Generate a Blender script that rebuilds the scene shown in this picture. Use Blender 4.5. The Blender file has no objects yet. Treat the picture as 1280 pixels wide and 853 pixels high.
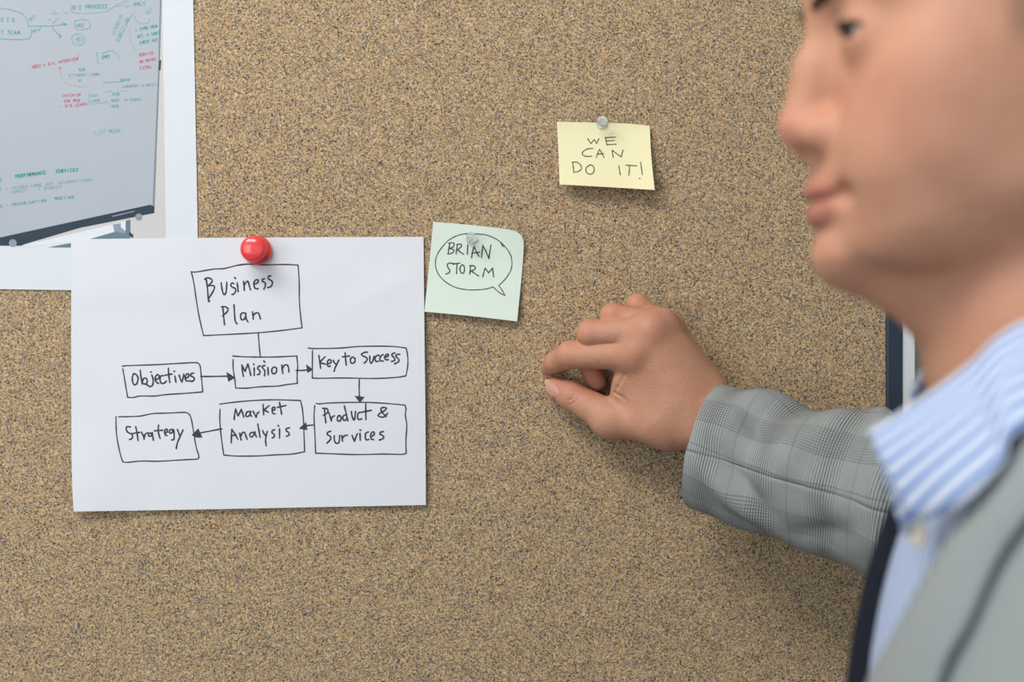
import bpy, bmesh, math, random
import numpy as np
from mathutils import Vector

random.seed(7)
C = bpy.context.scene.collection
SC = bpy.context.scene
ZC = 1.46            # camera height above the floor
D = 1.127            # camera to the cork face (y = 0)
SPX = 0.8115 / 1280  # metres per photo pixel on the cork face

# ---------------------------------------------------------------- camera
cam = bpy.data.cameras.new('camera'); cam.lens = 50; cam.sensor_width = 36
cam.dof.use_dof = True; cam.dof.focus_distance = 1.105; cam.dof.aperture_fstop = 4.6
cam.clip_start = 0.02
co = bpy.data.objects.new('camera', cam); C.objects.link(co)
co.location = (0, -D, ZC); co.rotation_euler = (math.pi / 2, 0, 0)
SC.camera = co
# ---------------------------------------------------------------- light
SC.view_settings.view_transform = 'Standard'; SC.view_settings.look = 'None'
SC.view_settings.gamma = 1; SC.view_settings.use_curve_mapping = False
SC.view_settings.exposure = 0.10
wd = bpy.data.worlds.new('world'); SC.world = wd; wd.use_nodes = True
wd.node_tree.nodes['Background'].inputs[0].default_value = (0.80, 0.90, 1.0, 1)
wd.node_tree.nodes['Background'].inputs[1].default_value = 0.92
def area(name, loc, target, sx, sy, power, color):
    l = bpy.data.lights.new(name, 'AREA'); l.shape = 'RECTANGLE'; l.size = sx; l.size_y = sy
    l.energy = power; l.color = color
    o = bpy.data.objects.new(name, l); C.objects.link(o); o.location = loc
    o.rotation_euler = (Vector(target) - Vector(loc)).to_track_quat('-Z', 'Y').to_euler()
    return o
area('ceiling_panel_light', (-0.65, -1.05, 2.6), (-0.1, 0.0, 1.25), 1.2, 0.6, 24, (1.0, 0.965, 0.92))
area('window_light', (-1.9, -2.7, 1.75), (0.1, -0.1, 1.4), 1.8, 1.6, 26, (0.93, 0.97, 1.0))

# ---------------------------------------------------------------- helpers
def P(px, py, h=0.0):
    """photo pixel seen at h metres in front of the cork -> point relative to the camera height"""
    s = SPX * (D - h) / D
    return ((px - 640) * s, -h, (426.5 - py) * s)
def up(p): return (p[0], p[1], p[2] + ZC)

def link(name, me, parent=None):
    o = bpy.data.objects.new(name, me); C.objects.link(o)
    if parent is not None: o.parent = parent
    return o
def mesh_obj(name, verts, faces, mats, parent=None, smooth=False, fmat=None, uvs=None):
    me = bpy.data.meshes.new(name)
    me.from_pydata([tuple(v) for v in verts], [], faces)
    for m in (mats if isinstance(mats, (list, tuple)) else [mats]): me.materials.append(m)
    if fmat is not None: me.polygons.foreach_set('material_index', fmat)
    if smooth: me.polygons.foreach_set('use_smooth', [True] * len(me.polygons))
    if uvs is not None:
        ul = me.uv_layers.new(name='UVMap')
        for lp in me.loops: ul.data[lp.index].uv = uvs[lp.vertex_index]
    me.update()
    return link(name, me, parent)
def tag(o, label, cat, group=None):
    o['label'] = label; o['category'] = cat
    if group: o['group'] = group
    return o
def structure(o):
    o['kind'] = 'structure'; return o
def box(v, f, x0, x1, y0, y1, z0, z1):
    b = len(v)
    v += [(x, y, z) for x in (x0, x1) for y in (y0, y1) for z in (z0, z1)]
    f += [tuple(b + i for i in q) for q in ((0,1,3,2),(4,6,7,5),(0,4,5,1),(2,3,7,6),(0,2,6,4),(1,5,7,3))]

def srgb(r, g, b):
    f = lambda c: (c / 255) / 12.92 if c / 255 <= 0.04045 else ((c / 255 + 0.055) / 1.055) ** 2.4
    return (f(r), f(g), f(b), 1)
class NT:
    def __init__(s, name):
        s.m = bpy.data.materials.new(name); s.m.use_nodes = True
        s.t = s.m.node_tree; s.b = s.t.nodes['Principled BSDF']
    def n(s, typ, ins=None, **kw):
        nd = s.t.nodes.new(typ)
        for k, v in kw.items(): setattr(nd, k, v)
        for k, v in (ins or {}).items():
            if isinstance(v, bpy.types.NodeSocket): s.t.links.new(v, nd.inputs[k])
            else: nd.inputs[k].default_value = v
        return nd
    def math(s, op, a, b=0.0, c=None):
        ins = {0: a, 1: b}
        if c is not None: ins[2] = c
        return s.n('ShaderNodeMath', ins, operation=op).outputs[0]
    def mix(s, fac, a, b, blend='MIX'):
        nd = s.t.nodes.new('ShaderNodeMix'); nd.data_type = 'RGBA'; nd.blend_type = blend
        for i, v in ((0, fac), (6, a), (7, b)):
            if isinstance(v, bpy.types.NodeSocket): s.t.links.new(v, nd.inputs[i])
            else: nd.inputs[i].default_value = v
        return nd.outputs[2]
    def ramp(s, fac, stops, interp='LINEAR'):
        nd = s.n('ShaderNodeValToRGB', {0: fac}); cr = nd.color_ramp; cr.interpolation = interp
        while len(cr.elements) < len(stops): cr.elements.new(0.5)
        for e, (p, c) in zip(cr.elements, stops): e.position = p; e.color = c
        return nd.outputs[0]
    def base(s, col):
        if isinstance(col, bpy.types.NodeSocket): s.t.links.new(col, s.b.inputs['Base Color'])
        else: s.b.inputs['Base Color'].default_value = col
    def bump(s, h, strength=0.3, dist=0.001):
        nd = s.n('ShaderNodeBump', {'Height': h, 'Strength': strength, 'Distance': dist})
        s.t.links.new(nd.outputs[0], s.b.inputs['Normal'])
def simple(name, col, rough=0.6, spec=0.3, noise=None, **kw):
    t = NT(name); t.b.inputs['Roughness'].default_value = rough
    t.b.inputs['Specular IOR Level'].default_value = spec
    if noise:
        co_ = t.n('ShaderNodeTexCoord').outputs['Object']
        nz = t.n('ShaderNodeTexNoise', {'Vector': co_, 'Scale': noise[0], 'Detail': 4.0}).outputs[0]
        c2 = tuple(min(1, c * (1 - noise[1])) for c in col[:3]) + (1,)
        t.base(t.mix(nz, col, c2)); t.bump(nz, noise[2] if len(noise) > 2 else 0.1, 0.0005)
    else: t.base(col)
    for k, v in kw.items(): t.b.inputs[k].default_value = v
    return t.m

# ---------------------------------------------------------------- materials
def cork_material():
    t = NT('cork granules'); t.b.inputs['Roughness'].default_value = 0.9; t.b.inputs['Specular IOR Level'].default_value = 0.15
    co_ = t.n('ShaderNodeTexCoord').outputs['Object']
    warp = t.n('ShaderNodeTexNoise', {'Vector': co_, 'Scale': 700.0, 'Detail': 1.0}).outputs[1]
    vec = t.n('ShaderNodeVectorMath', {0: co_, 1: t.n('ShaderNodeVectorMath', {0: warp, 3: 0.0008}, operation='SCALE').outputs[0]}, operation='ADD').outputs[0]
    v1 = t.n('ShaderNodeTexVoronoi', {'Vector': vec, 'Scale': 1120.0}); r1 = t.n('ShaderNodeSeparateColor', {0: v1.outputs['Color']})
    big = t.n('ShaderNodeTexNoise', {'Vector': co_, 'Scale': 95.0, 'Detail': 3.0, 'Roughness': 0.65}).outputs[0]
    mid = t.n('ShaderNodeTexNoise', {'Vector': co_, 'Scale': 480.0, 'Detail': 2.0}).outputs[0]
    key = t.math('ADD', t.math('MULTIPLY', r1.outputs[0], 0.74), t.math('MULTIPLY', t.math('SUBTRACT', mid, 0.5), 0.62))
    key = t.math('ADD', key, t.math('MULTIPLY', t.math('SUBTRACT', big, 0.5), 0.28))
    key = t.math('ADD', key, 0.085)
    col = t.ramp(key, [(0.0, srgb(40, 42, 52)), (0.10, srgb(84, 80, 78)), (0.22, srgb(132, 118, 100)), (0.40, srgb(166, 142, 108)),
                       (0.58, srgb(192, 165, 124)), (0.76, srgb(206, 180, 140)), (1.0, srgb(228, 214, 186))])
    orange = t.math('GREATER_THAN', r1.outputs[1], 0.84)
    col = t.mix(t.math('MULTIPLY', orange, 0.55), col, srgb(196, 136, 72))
    grey = t.math('GREATER_THAN', r1.outputs[2], 0.84)
    col = t.mix(t.math('MULTIPLY', grey, 0.55), col, srgb(128, 132, 138))
    v2 = t.n('ShaderNodeTexVoronoi', {'Vector': vec, 'Scale': 560.0}); r2 = t.n('ShaderNodeSeparateColor', {0: v2.outputs['Color']})
    near = t.math('LESS_THAN', v2.outputs['Distance'], 0.30)
    speck = t.math('MULTIPLY', t.math('GREATER_THAN', r2.outputs[0], 0.66), near)
    col = t.mix(t.math('MULTIPLY', speck, 0.80), col, srgb(44, 50, 68))
    t.base(col)
    t.bump(t.math('ADD', key, mid), 0.35, 0.0006)
    return t.m
M_CORK = cork_material()
M_NAVY = simple('dark navy frame', srgb(44, 56, 74), 0.45, 0.4, (60, 0.15, 0.05))
M_TRIM = simple('white lacquered edge', srgb(222, 224, 226), 0.4, 0.4, (40, 0.05, 0.05))
M_WALL = simple('painted plaster', srgb(196, 194, 186), 0.9, 0.2, (120, 0.05, 0.15))
M_CEIL = simple('white ceiling', srgb(235, 235, 232), 0.9, 0.2, (90, 0.04, 0.1))
M_FLOOR = simple('grey carpet', srgb(120, 122, 124), 0.95, 0.1, (400, 0.4, 0.5))
def paper_material(name, col, amt=0.05, sc=18.0):
    t = NT(name); t.b.inputs['Roughness'].default_value = 0.85; t.b.inputs['Specular IOR Level'].default_value = 0.2
    co_ = t.n('ShaderNodeTexCoord').outputs['Object']
    n1 = t.n('ShaderNodeTexNoise', {'Vector': co_, 'Scale': sc, 'Detail': 3.0}).outputs[0]
    n2 = t.n('ShaderNodeTexNoise', {'Vector': co_, 'Scale': 1500.0, 'Detail': 2.0}).outputs[0]
    c2 = tuple(c * (1 - amt) for c in col[:3]) + (1,)
    t.base(t.mix(n1, col, c2)); t.bump(t.math('ADD', n1, t.math('MULTIPLY', n2, 0.05)), 0.25, 0.002)
    return t.m
M_PAPER = paper_material('white office paper', srgb(226, 229, 235))
M_PRINT = paper_material('white photo paper', srgb(221, 226, 232))
M_YELLOW = paper_material('pale yellow sticky paper', srgb(243, 235, 192))
M_GREEN = paper_material('pale mint sticky paper', srgb(221, 234, 222))
M_INK = simple('grey black marker ink', srgb(70, 75, 85), 0.7, 0.2, (900, 0.4, 0.0))
M_INK2 = simple('dark green grey pen ink', srgb(80, 88, 84), 0.7, 0.2, (900, 0.3, 0.0))
M_INK3 = simple('brown grey pen ink', srgb(112, 104, 82), 0.7, 0.2, (900, 0.3, 0.0))
M_RED = simple('red glossy plastic', srgb(242, 72, 74), 0.16, 0.5, (60, 0.06, 0.0), **{'Coat Weight': 0.4, 'Coat Roughness': 0.05})
def clear_material():
    t = NT('clear plastic'); t.base((0.96, 0.97, 0.97, 1)); t.b.inputs['Roughness'].default_value = 0.12
    t.b.inputs['Transmission Weight'].default_value = 0.82; t.b.inputs['IOR'].default_value = 1.22
    return t.m
M_CLEAR = clear_material()
M_STEEL = simple('pin steel', (0.6, 0.6, 0.62, 1), 0.3, 0.5, Metallic=1.0)
# ================================================================ room and board
def slab(name, mat, *b):
    v, f = [], []; box(v, f, *b); return structure(mesh_obj(name, v, f, mat))
slab('floor', M_FLOOR, -3, 3, -4.5, 0.25, -0.1, 0)
slab('wall_back', M_WALL, -3, 3, 0.05, 0.25, 0, 2.7)
slab('wall_left', M_WALL, -3.15, -3, -4.5, 0.25, 0, 2.7)
slab('wall_right', M_WALL, 3, 3.15, -4.5, 0.25, 0, 2.7)
slab('ceiling', M_CEIL, -3.15, 3.15, -4.5, 0.25, 2.7, 2.8)
slab('baseboard_back', M_TRIM, -3, 3, 0.035, 0.05, 0, 0.09)

BX0, BX1, BZ0, BZ1 = -1.16, (1107 - 640) * SPX, ZC - 0.52, ZC + 0.50
board = bpy.data.objects.new('noticeboard', None); C.objects.link(board)
board.location = ((BX0 + BX1) / 2, 0.05, BZ0)
tag(board, 'large speckled brown cork noticeboard with dark navy frame fixed to the wall', 'noticeboard')
def bpart(name, mat, *b, bevel=0.0):
    v, f = [], []; box(v, f, *b)
    lx, ly, lz = board.location
    o = mesh_obj(name, [(p[0] - lx, p[1] - ly, p[2] - lz) for p in v], f, mat, board)
    if bevel:
        m = o.modifiers.new('bevel', 'BEVEL'); m.width = bevel; m.segments = 2
    return o
bpart('cork_panel', M_CORK, BX0, BX1, 0.0, 0.045, BZ0, BZ1)
fw, ew = 0.0125, 0.0105
o = bpart('frame_rail', M_NAVY, BX1, BX1 + fw, -0.004, 0.049, BZ0 - fw, BZ1 + fw, bevel=0.0012)
bpart('frame_rail', M_NAVY, BX0 - fw, BX0, -0.004, 0.049, BZ0 - fw, BZ1 + fw, bevel=0.0012)
bpart('frame_rail', M_NAVY, BX0, BX1, -0.004, 0.049, BZ1, BZ1 + fw, bevel=0.0012)
bpart('frame_rail', M_NAVY, BX0, BX1, -0.004, 0.049, BZ0 - fw, BZ0, bevel=0.0012)
for b in ((BX1 + fw, BX1 + fw + ew, BZ0 - fw - ew, BZ1 + fw + ew), (BX0 - fw - ew, BX0 - fw, BZ0 - fw - ew, BZ1 + fw + ew),
          (BX0 - fw, BX1 + fw, BZ1 + fw, BZ1 + fw + ew), (BX0 - fw, BX1 + fw, BZ0 - fw - ew, BZ0 - fw)):
    e = bpart('edge_trim', M_TRIM, b[0], b[1], -0.002, 0.049, b[2], b[3], bevel=0.001)
    e['label'] = 'white outer edge strip'

# ================================================================ sheets and handwriting
def crom(pts, n=6):
    if len(pts) < 3:
        a, b = pts[0], pts[-1]
        return [(a[0] + (b[0] - a[0]) * i / n, a[1] + (b[1] - a[1]) * i / n) for i in range(n + 1)]
    out = []
    q = [pts[0]] + list(pts) + [pts[-1]]
    for i in range(1, len(q) - 2):
        p0, p1, p2, p3 = q[i - 1], q[i], q[i + 1], q[i + 2]
        for k in range(n):
            t = k / n
            out.append(tuple(0.5 * (2 * p1[c] + (p2[c] - p0[c]) * t + (2 * p0[c] - 5 * p1[c] + 4 * p2[c] - p3[c]) * t * t
                                    + (3 * p1[c] - p0[c] - 3 * p2[c] + p3[c]) * t ** 3) for c in (0, 1)))
    out.append(tuple(pts[-1])); return out
class Sheet:
    """paper laid out by its four edge curves (photo pixels) and a lift above the cork"""
    def __init__(s, top, right, bottom, left, lift, nu=30, nv=30):
        s.lift = lift; s.k = 0
        s.top, s.right, s.bottom, s.left = [s.res(e) for e in (top, right, bottom, left)]
        s.nu, s.nv = nu, nv
    def res(s, e):
        c = np.array(crom(e, 12)); L = np.r_[0, np.cumsum(np.hypot(*np.diff(c, axis=0).T))]; L /= L[-1]
        return lambda t: np.array([np.interp(t, L, c[:, 0]), np.interp(t, L, c[:, 1])])
    def px(s, u, v):
        c00, c10, c01, c11 = s.top(0), s.top(1), s.bottom(0), s.bottom(1)
        return ((1 - v) * s.top(u) + v * s.bottom(u) + (1 - u) * s.left(v) + u * s.right(v)
                - ((1 - u) * (1 - v) * c00 + u * (1 - v) * c10 + (1 - u) * v * c01 + u * v * c11))
    def build(s, name, mat, thick=0.00016):
        V, F = [], []; base = s.px(0.5, 0.5); s.o = up(P(base[0], base[1], 0))
        for j in range(s.nv + 1):
            for i in range(s.nu + 1):
                p = s.px(i / s.nu, j / s.nv); w = up(P(p[0], p[1], s.lift(p[0], p[1])))
                V.append((w[0] - s.o[0], w[1] - s.o[1], w[2] - s.o[2]))
        n = s.nu + 1
        for j in range(s.nv):
            for i in range(s.nu):
                a = j * n + i; F.append((a, a + n, a + n + 1, a + 1))
        s.ob = mesh_obj(name, V, F, mat, None, True); s.ob.location = s.o
        m = s.ob.modifiers.new('thickness', 'SOLIDIFY'); m.thickness = thick; m.offset = -1
        e = s.ob.modifiers.new('crisp edges', 'EDGE_SPLIT'); e.split_angle = 0.9
        return s.ob
    def loc(s, p, extra=0.00012):
        w = up(P(p[0], p[1], s.lift(p[0], p[1]) + extra)); return (w[0] - s.o[0], w[1] - s.o[1], w[2] - s.o[2])
    def ink(s, name, strokes, width, mat, parent=None, polys=(), base=0.00012, smooth=True, taper=0.0):
        """strokes in photo pixels -> one flat ink mesh just above the paper"""
        V, F = [], []
        for st in strokes:
            s.k += 1; ex = base + (s.k % 40) * 2.5e-6
            pts = crom(st, 5) if smooth else list(st)
            if len(pts) < 2: continue
            P2 = np.array(pts); T = np.gradient(P2, axis=0); T /= np.maximum(np.hypot(T[:, 0], T[:, 1])[:, None], 1e-6)
            N = np.c_[-T[:, 1], T[:, 0]]; b0 = len(V); m = len(pts)
            for i in range(m):
                q = i / (m - 1); w = width * (0.5 - taper * 0.5 * max(0, (q - 0.6) / 0.4)) * (1 + 0.10 * math.sin(i * 0.9 + s.k))
                V.append(s.loc(P2[i] + N[i] * w, ex)); V.append(s.loc(P2[i] - N[i] * w, ex))
            for i in range(m - 1):
                a = b0 + 2 * i; F.append((a, a + 1, a + 3, a + 2))
            for e, sg in ((0, -1), (m - 1, 1)):
                w = width * 0.5 * (1 - (taper if e else 0)); b1 = len(V)
                th = math.atan2(T[e][1] * sg, T[e][0] * sg)
                for k in range(7):
                    an = th - math.pi / 2 + math.pi * k / 6
                    V.append(s.loc(P2[e] + w * np.array([math.cos(an), math.sin(an)]), ex + 1e-6))
                F.append(tuple(range(b1, b1 + 7)))
        for pg in polys:
            s.k += 1; b1 = len(V)
            V += [s.loc(p, base + 0.00011) for p in pg]; F.append(tuple(range(b1, b1 + len(pg))))
        ob = mesh_obj(name, V, F, mat, parent or s.ob)
        return ob
def fr(ox, oy, sc):
    return lambda strokes: [[(ox + x / sc, oy + y / sc) for x, y in st] for st in strokes]

# ---- printed photograph of a whiteboard (top left)
pr = Sheet([(-150, -66), (242.3 - 2.5, -66)], [(239.8, -66), (241.5, 0), (244.5, 150), (247.2, 297), (248, 365.5)], [(-150, 359), (0, 361.6), (88.5, 363), (248, 365.5)], [(-150, -66), (-150, 359)],
           lambda x, y: 0.0011, 20, 20)
prn = tag(pr.build('photo_print', M_PRINT), 'large white bordered photo print of a written whiteboard, tucked behind the flowchart paper', 'photo')
def flat(sh, name, poly, mat, parent, base, n=10):
    pts = []
    for a, b in zip(poly, poly[1:] + poly[:1]):
        for i in range(n): pts.append((a[0] + (b[0] - a[0]) * i / n, a[1] + (b[1] - a[1]) * i / n))
    V = [sh.loc(p, base) for p in pts]; return mesh_obj(name, V, [tuple(range(len(V)))], mat, parent)
def flat_grid(sh, name, c, mat, parent, base, nu=16, nv=16):
    V, F = [], []
    for j in range(nv + 1):
        for i in range(nu + 1):
            u, v = i / nu, j / nv
            p = [(1 - u) * (1 - v) * c[0][k] + u * (1 - v) * c[1][k] + u * v * c[2][k] + (1 - u) * v * c[3][k] for k in (0, 1)]
            V.append(sh.loc(p, base))
    for j in range(nv):
        for i in range(nu):
            a = j * (nu + 1) + i; F.append((a, a + nu + 1, a + nu + 2, a + 1))
    return mesh_obj(name, V, F, mat, parent)
M_PICBG = paper_material('printed pale wall', srgb(208, 205, 204), 0.06, 10)
M_PICWB = paper_material('printed grey whiteboard', srgb(180, 187, 196), 0.10, 7)
M_PICTRAY = simple('printed dark tray', srgb(62, 76, 88), 0.8, 0.2, (30, 0.3, 0.0))
M_PICTEALG = simple('printed stand', srgb(112, 138, 150), 0.8, 0.2, (60, 0.3, 0.0))
M_PICWHITE = simple('printed bright floor', srgb(226, 231, 236), 0.8, 0.2, (30, 0.08, 0.0))
M_PICFRAME = simple('printed board edge', srgb(140, 148, 158), 0.8, 0.2, (30, 0.2, 0.0))
M_PICGREY = simple('printed light metal', srgb(158, 172, 184), 0.8, 0.2, (300, 0.4, 0.0))
M_TEAL = simple('printed teal marker', srgb(70, 172, 168), 0.8, 0.2, (500, 0.2, 0.0))
M_TEAL2 = simple('printed faint teal marker', srgb(126, 182, 186), 0.8, 0.2, (500, 0.2, 0.0))
M_PRED2 = simple('printed faint red marker', srgb(196, 150, 160), 0.8, 0.2, (500, 0.2, 0.0))
M_PRED = simple('printed red marker', srgb(208, 104, 124), 0.8, 0.2, (500, 0.2, 0.0))
pic = flat_grid(pr, 'printed_picture', [(-135, -50), (201.8, -50), (207.2, 298), (-135, 306.5)], M_PICBG, prn, 0.00010)
pic['label'] = 'printed picture of a whiteboard on a stand'
flat(pr, 'whiteboard_surface', [(-134, -49), (201, -49), (198, 90), (190.5, 257), (-40, 306), (-134, 306)], M_PICWB, pic, 0.00015)
flat(pr, 'board_edge', [(201.2, -49), (203.4, -49), (199.6, 90), (193.2, 262), (190.6, 258), (197.6, 90)], M_PICFRAME, pic, 0.00017)
flat(pr, 'clamp', [(199.0, 76), (201.6, 75), (200.6, 88), (198.4, 88)], M_PICTRAY, pic, 0.00024)
flat(pr, 'bright_floor', [(20, 309), (140, 281), (157, 276), (157, 299), (20, 309)][:4], M_PICWHITE, pic, 0.00016)
flat(pr, 'pen_tray', [(-134, 306.4), (-134, 322 - 16), (0, 297), (188, 256), (193, 258.5), (193, 266.5), (100, 285), (32, 305), (26, 307.4), (-134, 306.5)], M_PICTRAY, pic, 0.00019)
flat(pr, 'tray_highlight', [(140, 270), (168, 263.6), (168, 264.8), (141, 271.2)], M_PICGREY, pic, 0.00023)
flat(pr, 'stand_leg', [(157, 276), (163, 274.5), (163, 299), (157, 299)], M_PICTEALG, pic, 0.00020)
flat(pr, 'stand_foot', [(112, 299), (150, 288), (157, 290), (157, 299)], M_PICTEALG, pic, 0.00021)
flat(pr, 'stand_foot', [(60, 309.3), (88.5, 304), (88.5, 309.5)], M_PICTEALG, pic, 0.00021)
flat(pr, 'stand_bracket', [(141, 281), (151, 279), (151, 284), (157, 289), (157, 292), (143, 290)], M_PICGREY, pic, 0.00022)
flat(pr, 'stand_caster', [(162, 290), (167, 294), (166, 298), (161, 294)], M_PICTRAY, pic, 0.00023)
for cx, cy, rr in ((173.5, 271.5, 4.6), (16, 304, 5.0)):
    flat(pr, 'tray_knob', [(cx + rr * math.cos(a * math.pi / 5), cy + rr * math.sin(a * math.pi / 5)) for a in range(10)], M_PICGREY, pic, 0.00025, 1)
# small stroke alphabet for the marker notes in the print (unit cell 0..1, y down)
FONT = {'A': [[(0,1),(.5,0),(1,1)],[(.2,.65),(.8,.65)]], 'B': [[(0,0),(0,1)],[(0,0),(.8,.1),(.7,.45),(0,.5)],[(0,.5),(.9,.6),(.8,.95),(0,1)]],
 'C': [[(.9,.1),(.4,0),(0,.5),(.4,1),(.9,.9)]], 'D': [[(0,0),(0,1)],[(0,0),(.9,.3),(.9,.7),(0,1)]], 'E': [[(.9,0),(0,0),(0,1),(.9,1)],[(0,.5),(.7,.5)]],
 'F': [[(.9,0),(0,0),(0,1)],[(0,.5),(.7,.5)]], 'G': [[(.9,.1),(.4,0),(0,.5),(.4,1),(.9,.9),(.9,.55),(.5,.55)]], 'H': [[(0,0),(0,1)],[(1,0),(1,1)],[(0,.5),(1,.5)]],
 'I': [[(.5,0),(.5,1)]], 'K': [[(0,0),(0,1)],[(.9,0),(0,.5),(.9,1)]], 'L': [[(0,0),(0,1),(.9,1)]], 'M': [[(0,1),(.1,0),(.5,.6),(.9,0),(1,1)]],
 'N': [[(0,1),(0,0),(1,1),(1,0)]], 'O': [[(.5,0),(0,.5),(.5,1),(1,.5),(.5,0)]], 'P': [[(0,1),(0,0),(.9,.15),(.8,.5),(0,.55)]],
 'R': [[(0,1),(0,0),(.9,.15),(.8,.45),(0,.5),(.9,1)]], 'S': [[(.9,.1),(.3,0),(.1,.3),(.8,.6),(.7,.95),(0,.95)]], 'T': [[(0,0),(1,0)],[(.5,0),(.5,1)]],
 'U': [[(0,0),(.1,.9),(.9,.9),(1,0)]], 'V': [[(0,0),(.5,1),(1,0)]], 'W': [[(0,0),(.25,1),(.5,.4),(.75,1),(1,0)]], 'Y': [[(0,0),(.5,.5),(1,0)],[(.5,.5),(.5,1)]],
 'Q': [[(.5,0),(0,.5),(.5,1),(1,.5),(.5,0)],[(.6,.7),(1,1)]], 'X': [[(0,0),(1,1)],[(1,0),(0,1)]], 'J': [[(.8,0),(.8,.8),(.4,1),(0,.8)]], '-': [[(0,.5),(1,.5)]], '!': [[(.5,0),(.4,.7)],[(.4,.95),(.42,1)]], '1': [[(.4,0),(.4,1)]], ' ': []}
def words(txt, x, y, size, ang, adv=0.85):
    a = math.radians(ang); ca, sa = math.cos(a), math.sin(a); out = []
    for i, ch in enumerate(txt):
        for st in FONT[ch]:
            out.append([(x + (i * adv + u * 0.6) * size * ca - (v - 1) * size * sa * -1 * -1, y + (i * adv + u * 0.6) * size * sa + (v - 1) * size * ca) for u, v in st])
    return out
teal = fr(0, 0, 11.636)([[(0,125),(100,132),(230,165),(320,200),(370,250),(400,320),(415,385)], [(0,568),(100,570),(230,578),(380,568),(440,540),(460,470),(455,430)],
   [(415,385),(600,378),(750,378),(960,350)], [(900,335),(970,352),(930,372)], [(750,378),(790,440),(880,530)], [(860,490),(890,540),(840,545)], [(590,385),(575,440),(545,420)]])
tealf = fr(0, 0, 11.636)([[(760,350),(800,310),(850,265)], [(700,285),(745,287)], [(930,180),(990,190)]])
teal += words('OTO', 1, 27, 5.2, 3, 1.35) + words('T TEAM', 1, 42.5, 4.4, 2, 0.95)
tealf += words('APT', 37, 27, 4.2, -28) + words('AR', 41, 41, 3.4, -15) + words('LL', 66, 17.5, 4.2, -12)
box2 = fr(80, 0, 9.846)
tealf += box2([[(95,60),(100,150),(300,165),(480,150),(560,120),(640,60),(720,35)], [(620,80),(700,70)], [(720,20),(800,15)],[(760,75),(810,75)],
   [(130,260),(160,250),(250,238),(310,270),(320,320),(300,350),(200,365),(140,345),(125,270)], [(90,450),(150,420),(220,430),(265,490),(230,545),(170,558),(110,530),(90,460)],
   [(870,150),(830,190),(790,270),(740,370),(700,460),(670,520)], [(870,200),(890,260),(960,295),(1040,280),(1050,230)], [(390,650),(420,648)]])
teal += words('RT', 91.5, 12.4, 5.4, 0, 1.25) + words('PROCESS', 107.5, 10.6, 4.6, -1, 0.86) + words('HOLY', 167.5, 7.2, 4.0, -4, 0.95)
tealf += words('NRE', 95.5, 34, 4.2, -4, 0.9) + words('YES', 94.5, 51.8, 4.4, -3, 0.8) + words('OUT', 184, 18.6, 4.6, -38, 0.7)
tealf += words('ASTEROID', 143.5, 44, 4.0, -68, 0.85) + words('DIRECTION', 148, 52, 4.2, -64, 0.85)
teal += words('1 SOME NEW', 169.5, 39.2, 3.3, -11, 0.86) + words('GET IT SORT', 172, 47.6, 3.3, -10, 0.78) + words('CHECK OUT', 174.5, 55.2, 3.3, -10, 0.82)
tealf += box2([[(1170,300),(1172,420),(1168,680)]])[:0]
b3 = fr(30, 55, 7.111)
tealf += b3([[(640,95),(660,180)], [(690,85),(790,60),(850,130)], [(640,100),(650,92)], [(585,430),(585,530),(740,515)], [(700,345),(860,335)], [(720,430),(780,415)],[(860,415),(925,415)],[(785,455),(850,455)],[(775,505),(830,490)],[(740,515),(775,560)]])
teal += words('PMT', 128.5, 74.2, 4.4, -9, 0.8)
tealf += words('OUR', 98.5, 88.8, 3.4, -3) + words('ATTORNEY LAWN', 86, 96, 3.0, -3, 1.0) + words('OF', 98, 102.4, 2.8, -3) + words('SERVER', 150, 101.8, 2.6, -3) + words('CURRENT DIRECT', 153, 109.8, 2.6, -4, 1.2)
tealf += words('COST', 113, 121.5, 3.0, -3) + words('LOANS', 113, 127.5, 3.0, -3) + words('TEAM', 140, 119, 2.8, -3) + words('ROLE', 140, 127, 2.8, -3) + words('NOTE', 140, 134.5, 2.8, -3) + words('IN COURSE', 155, 126.8, 2.8, -3)
tealf += words('LIST MEAN', 119, 167.8, 4.4, -4, 0.8)
tealb = words('PERFORMANCE', 20, 222.5, 3.6, -8, 0.98) + words('SERVICES', 70, 216, 3.6, -4, 1.0)
teal += words('S', 0, 226.5, 3.6, -8)
tealf += words('S - ISSUES COME OUT INTERNATIONAL', 0, 238.4, 3.2, -6.2, 1.12) + words('INVEST', 13, 241.8, 3.0, -6, 1.2) + words('1 DIRECT', 48, 237.6, 3.4, -4, 1.1)
teal += words('E - ORGANISATION', 1, 259.5, 3.2, -7.5, 1.14) + words('MEETING', 69, 250, 3.2, -5, 1.1)
def notes(strokes, width, mat):
    """one part per separate marker note: strokes that lie close together belong together"""
    bb = [(min(p[0] for p in st), min(p[1] for p in st), max(p[0] for p in st), max(p[1] for p in st)) for st in strokes]
    grp = list(range(len(strokes)))
    def root(i):
        while grp[i] != i: i = grp[i]
        return i
    for i in range(len(bb)):
        for j in range(i):
            if bb[i][0] - 2.6 < bb[j][2] and bb[j][0] - 2.6 < bb[i][2] and bb[i][1] - 0.9 < bb[j][3] and bb[j][1] - 0.9 < bb[i][3]: grp[root(i)] = root(j)
    for g in sorted(set(root(i) for i in range(len(bb)))):
        pr.ink('marker_note', [st for i, st in enumerate(strokes) if root(i) == g], width, mat, pic, base=0.00024)
notes(teal, 0.72, M_TEAL); notes(tealb, 1.15, M_TEAL); notes(tealf, 0.7, M_TEAL2)
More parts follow.
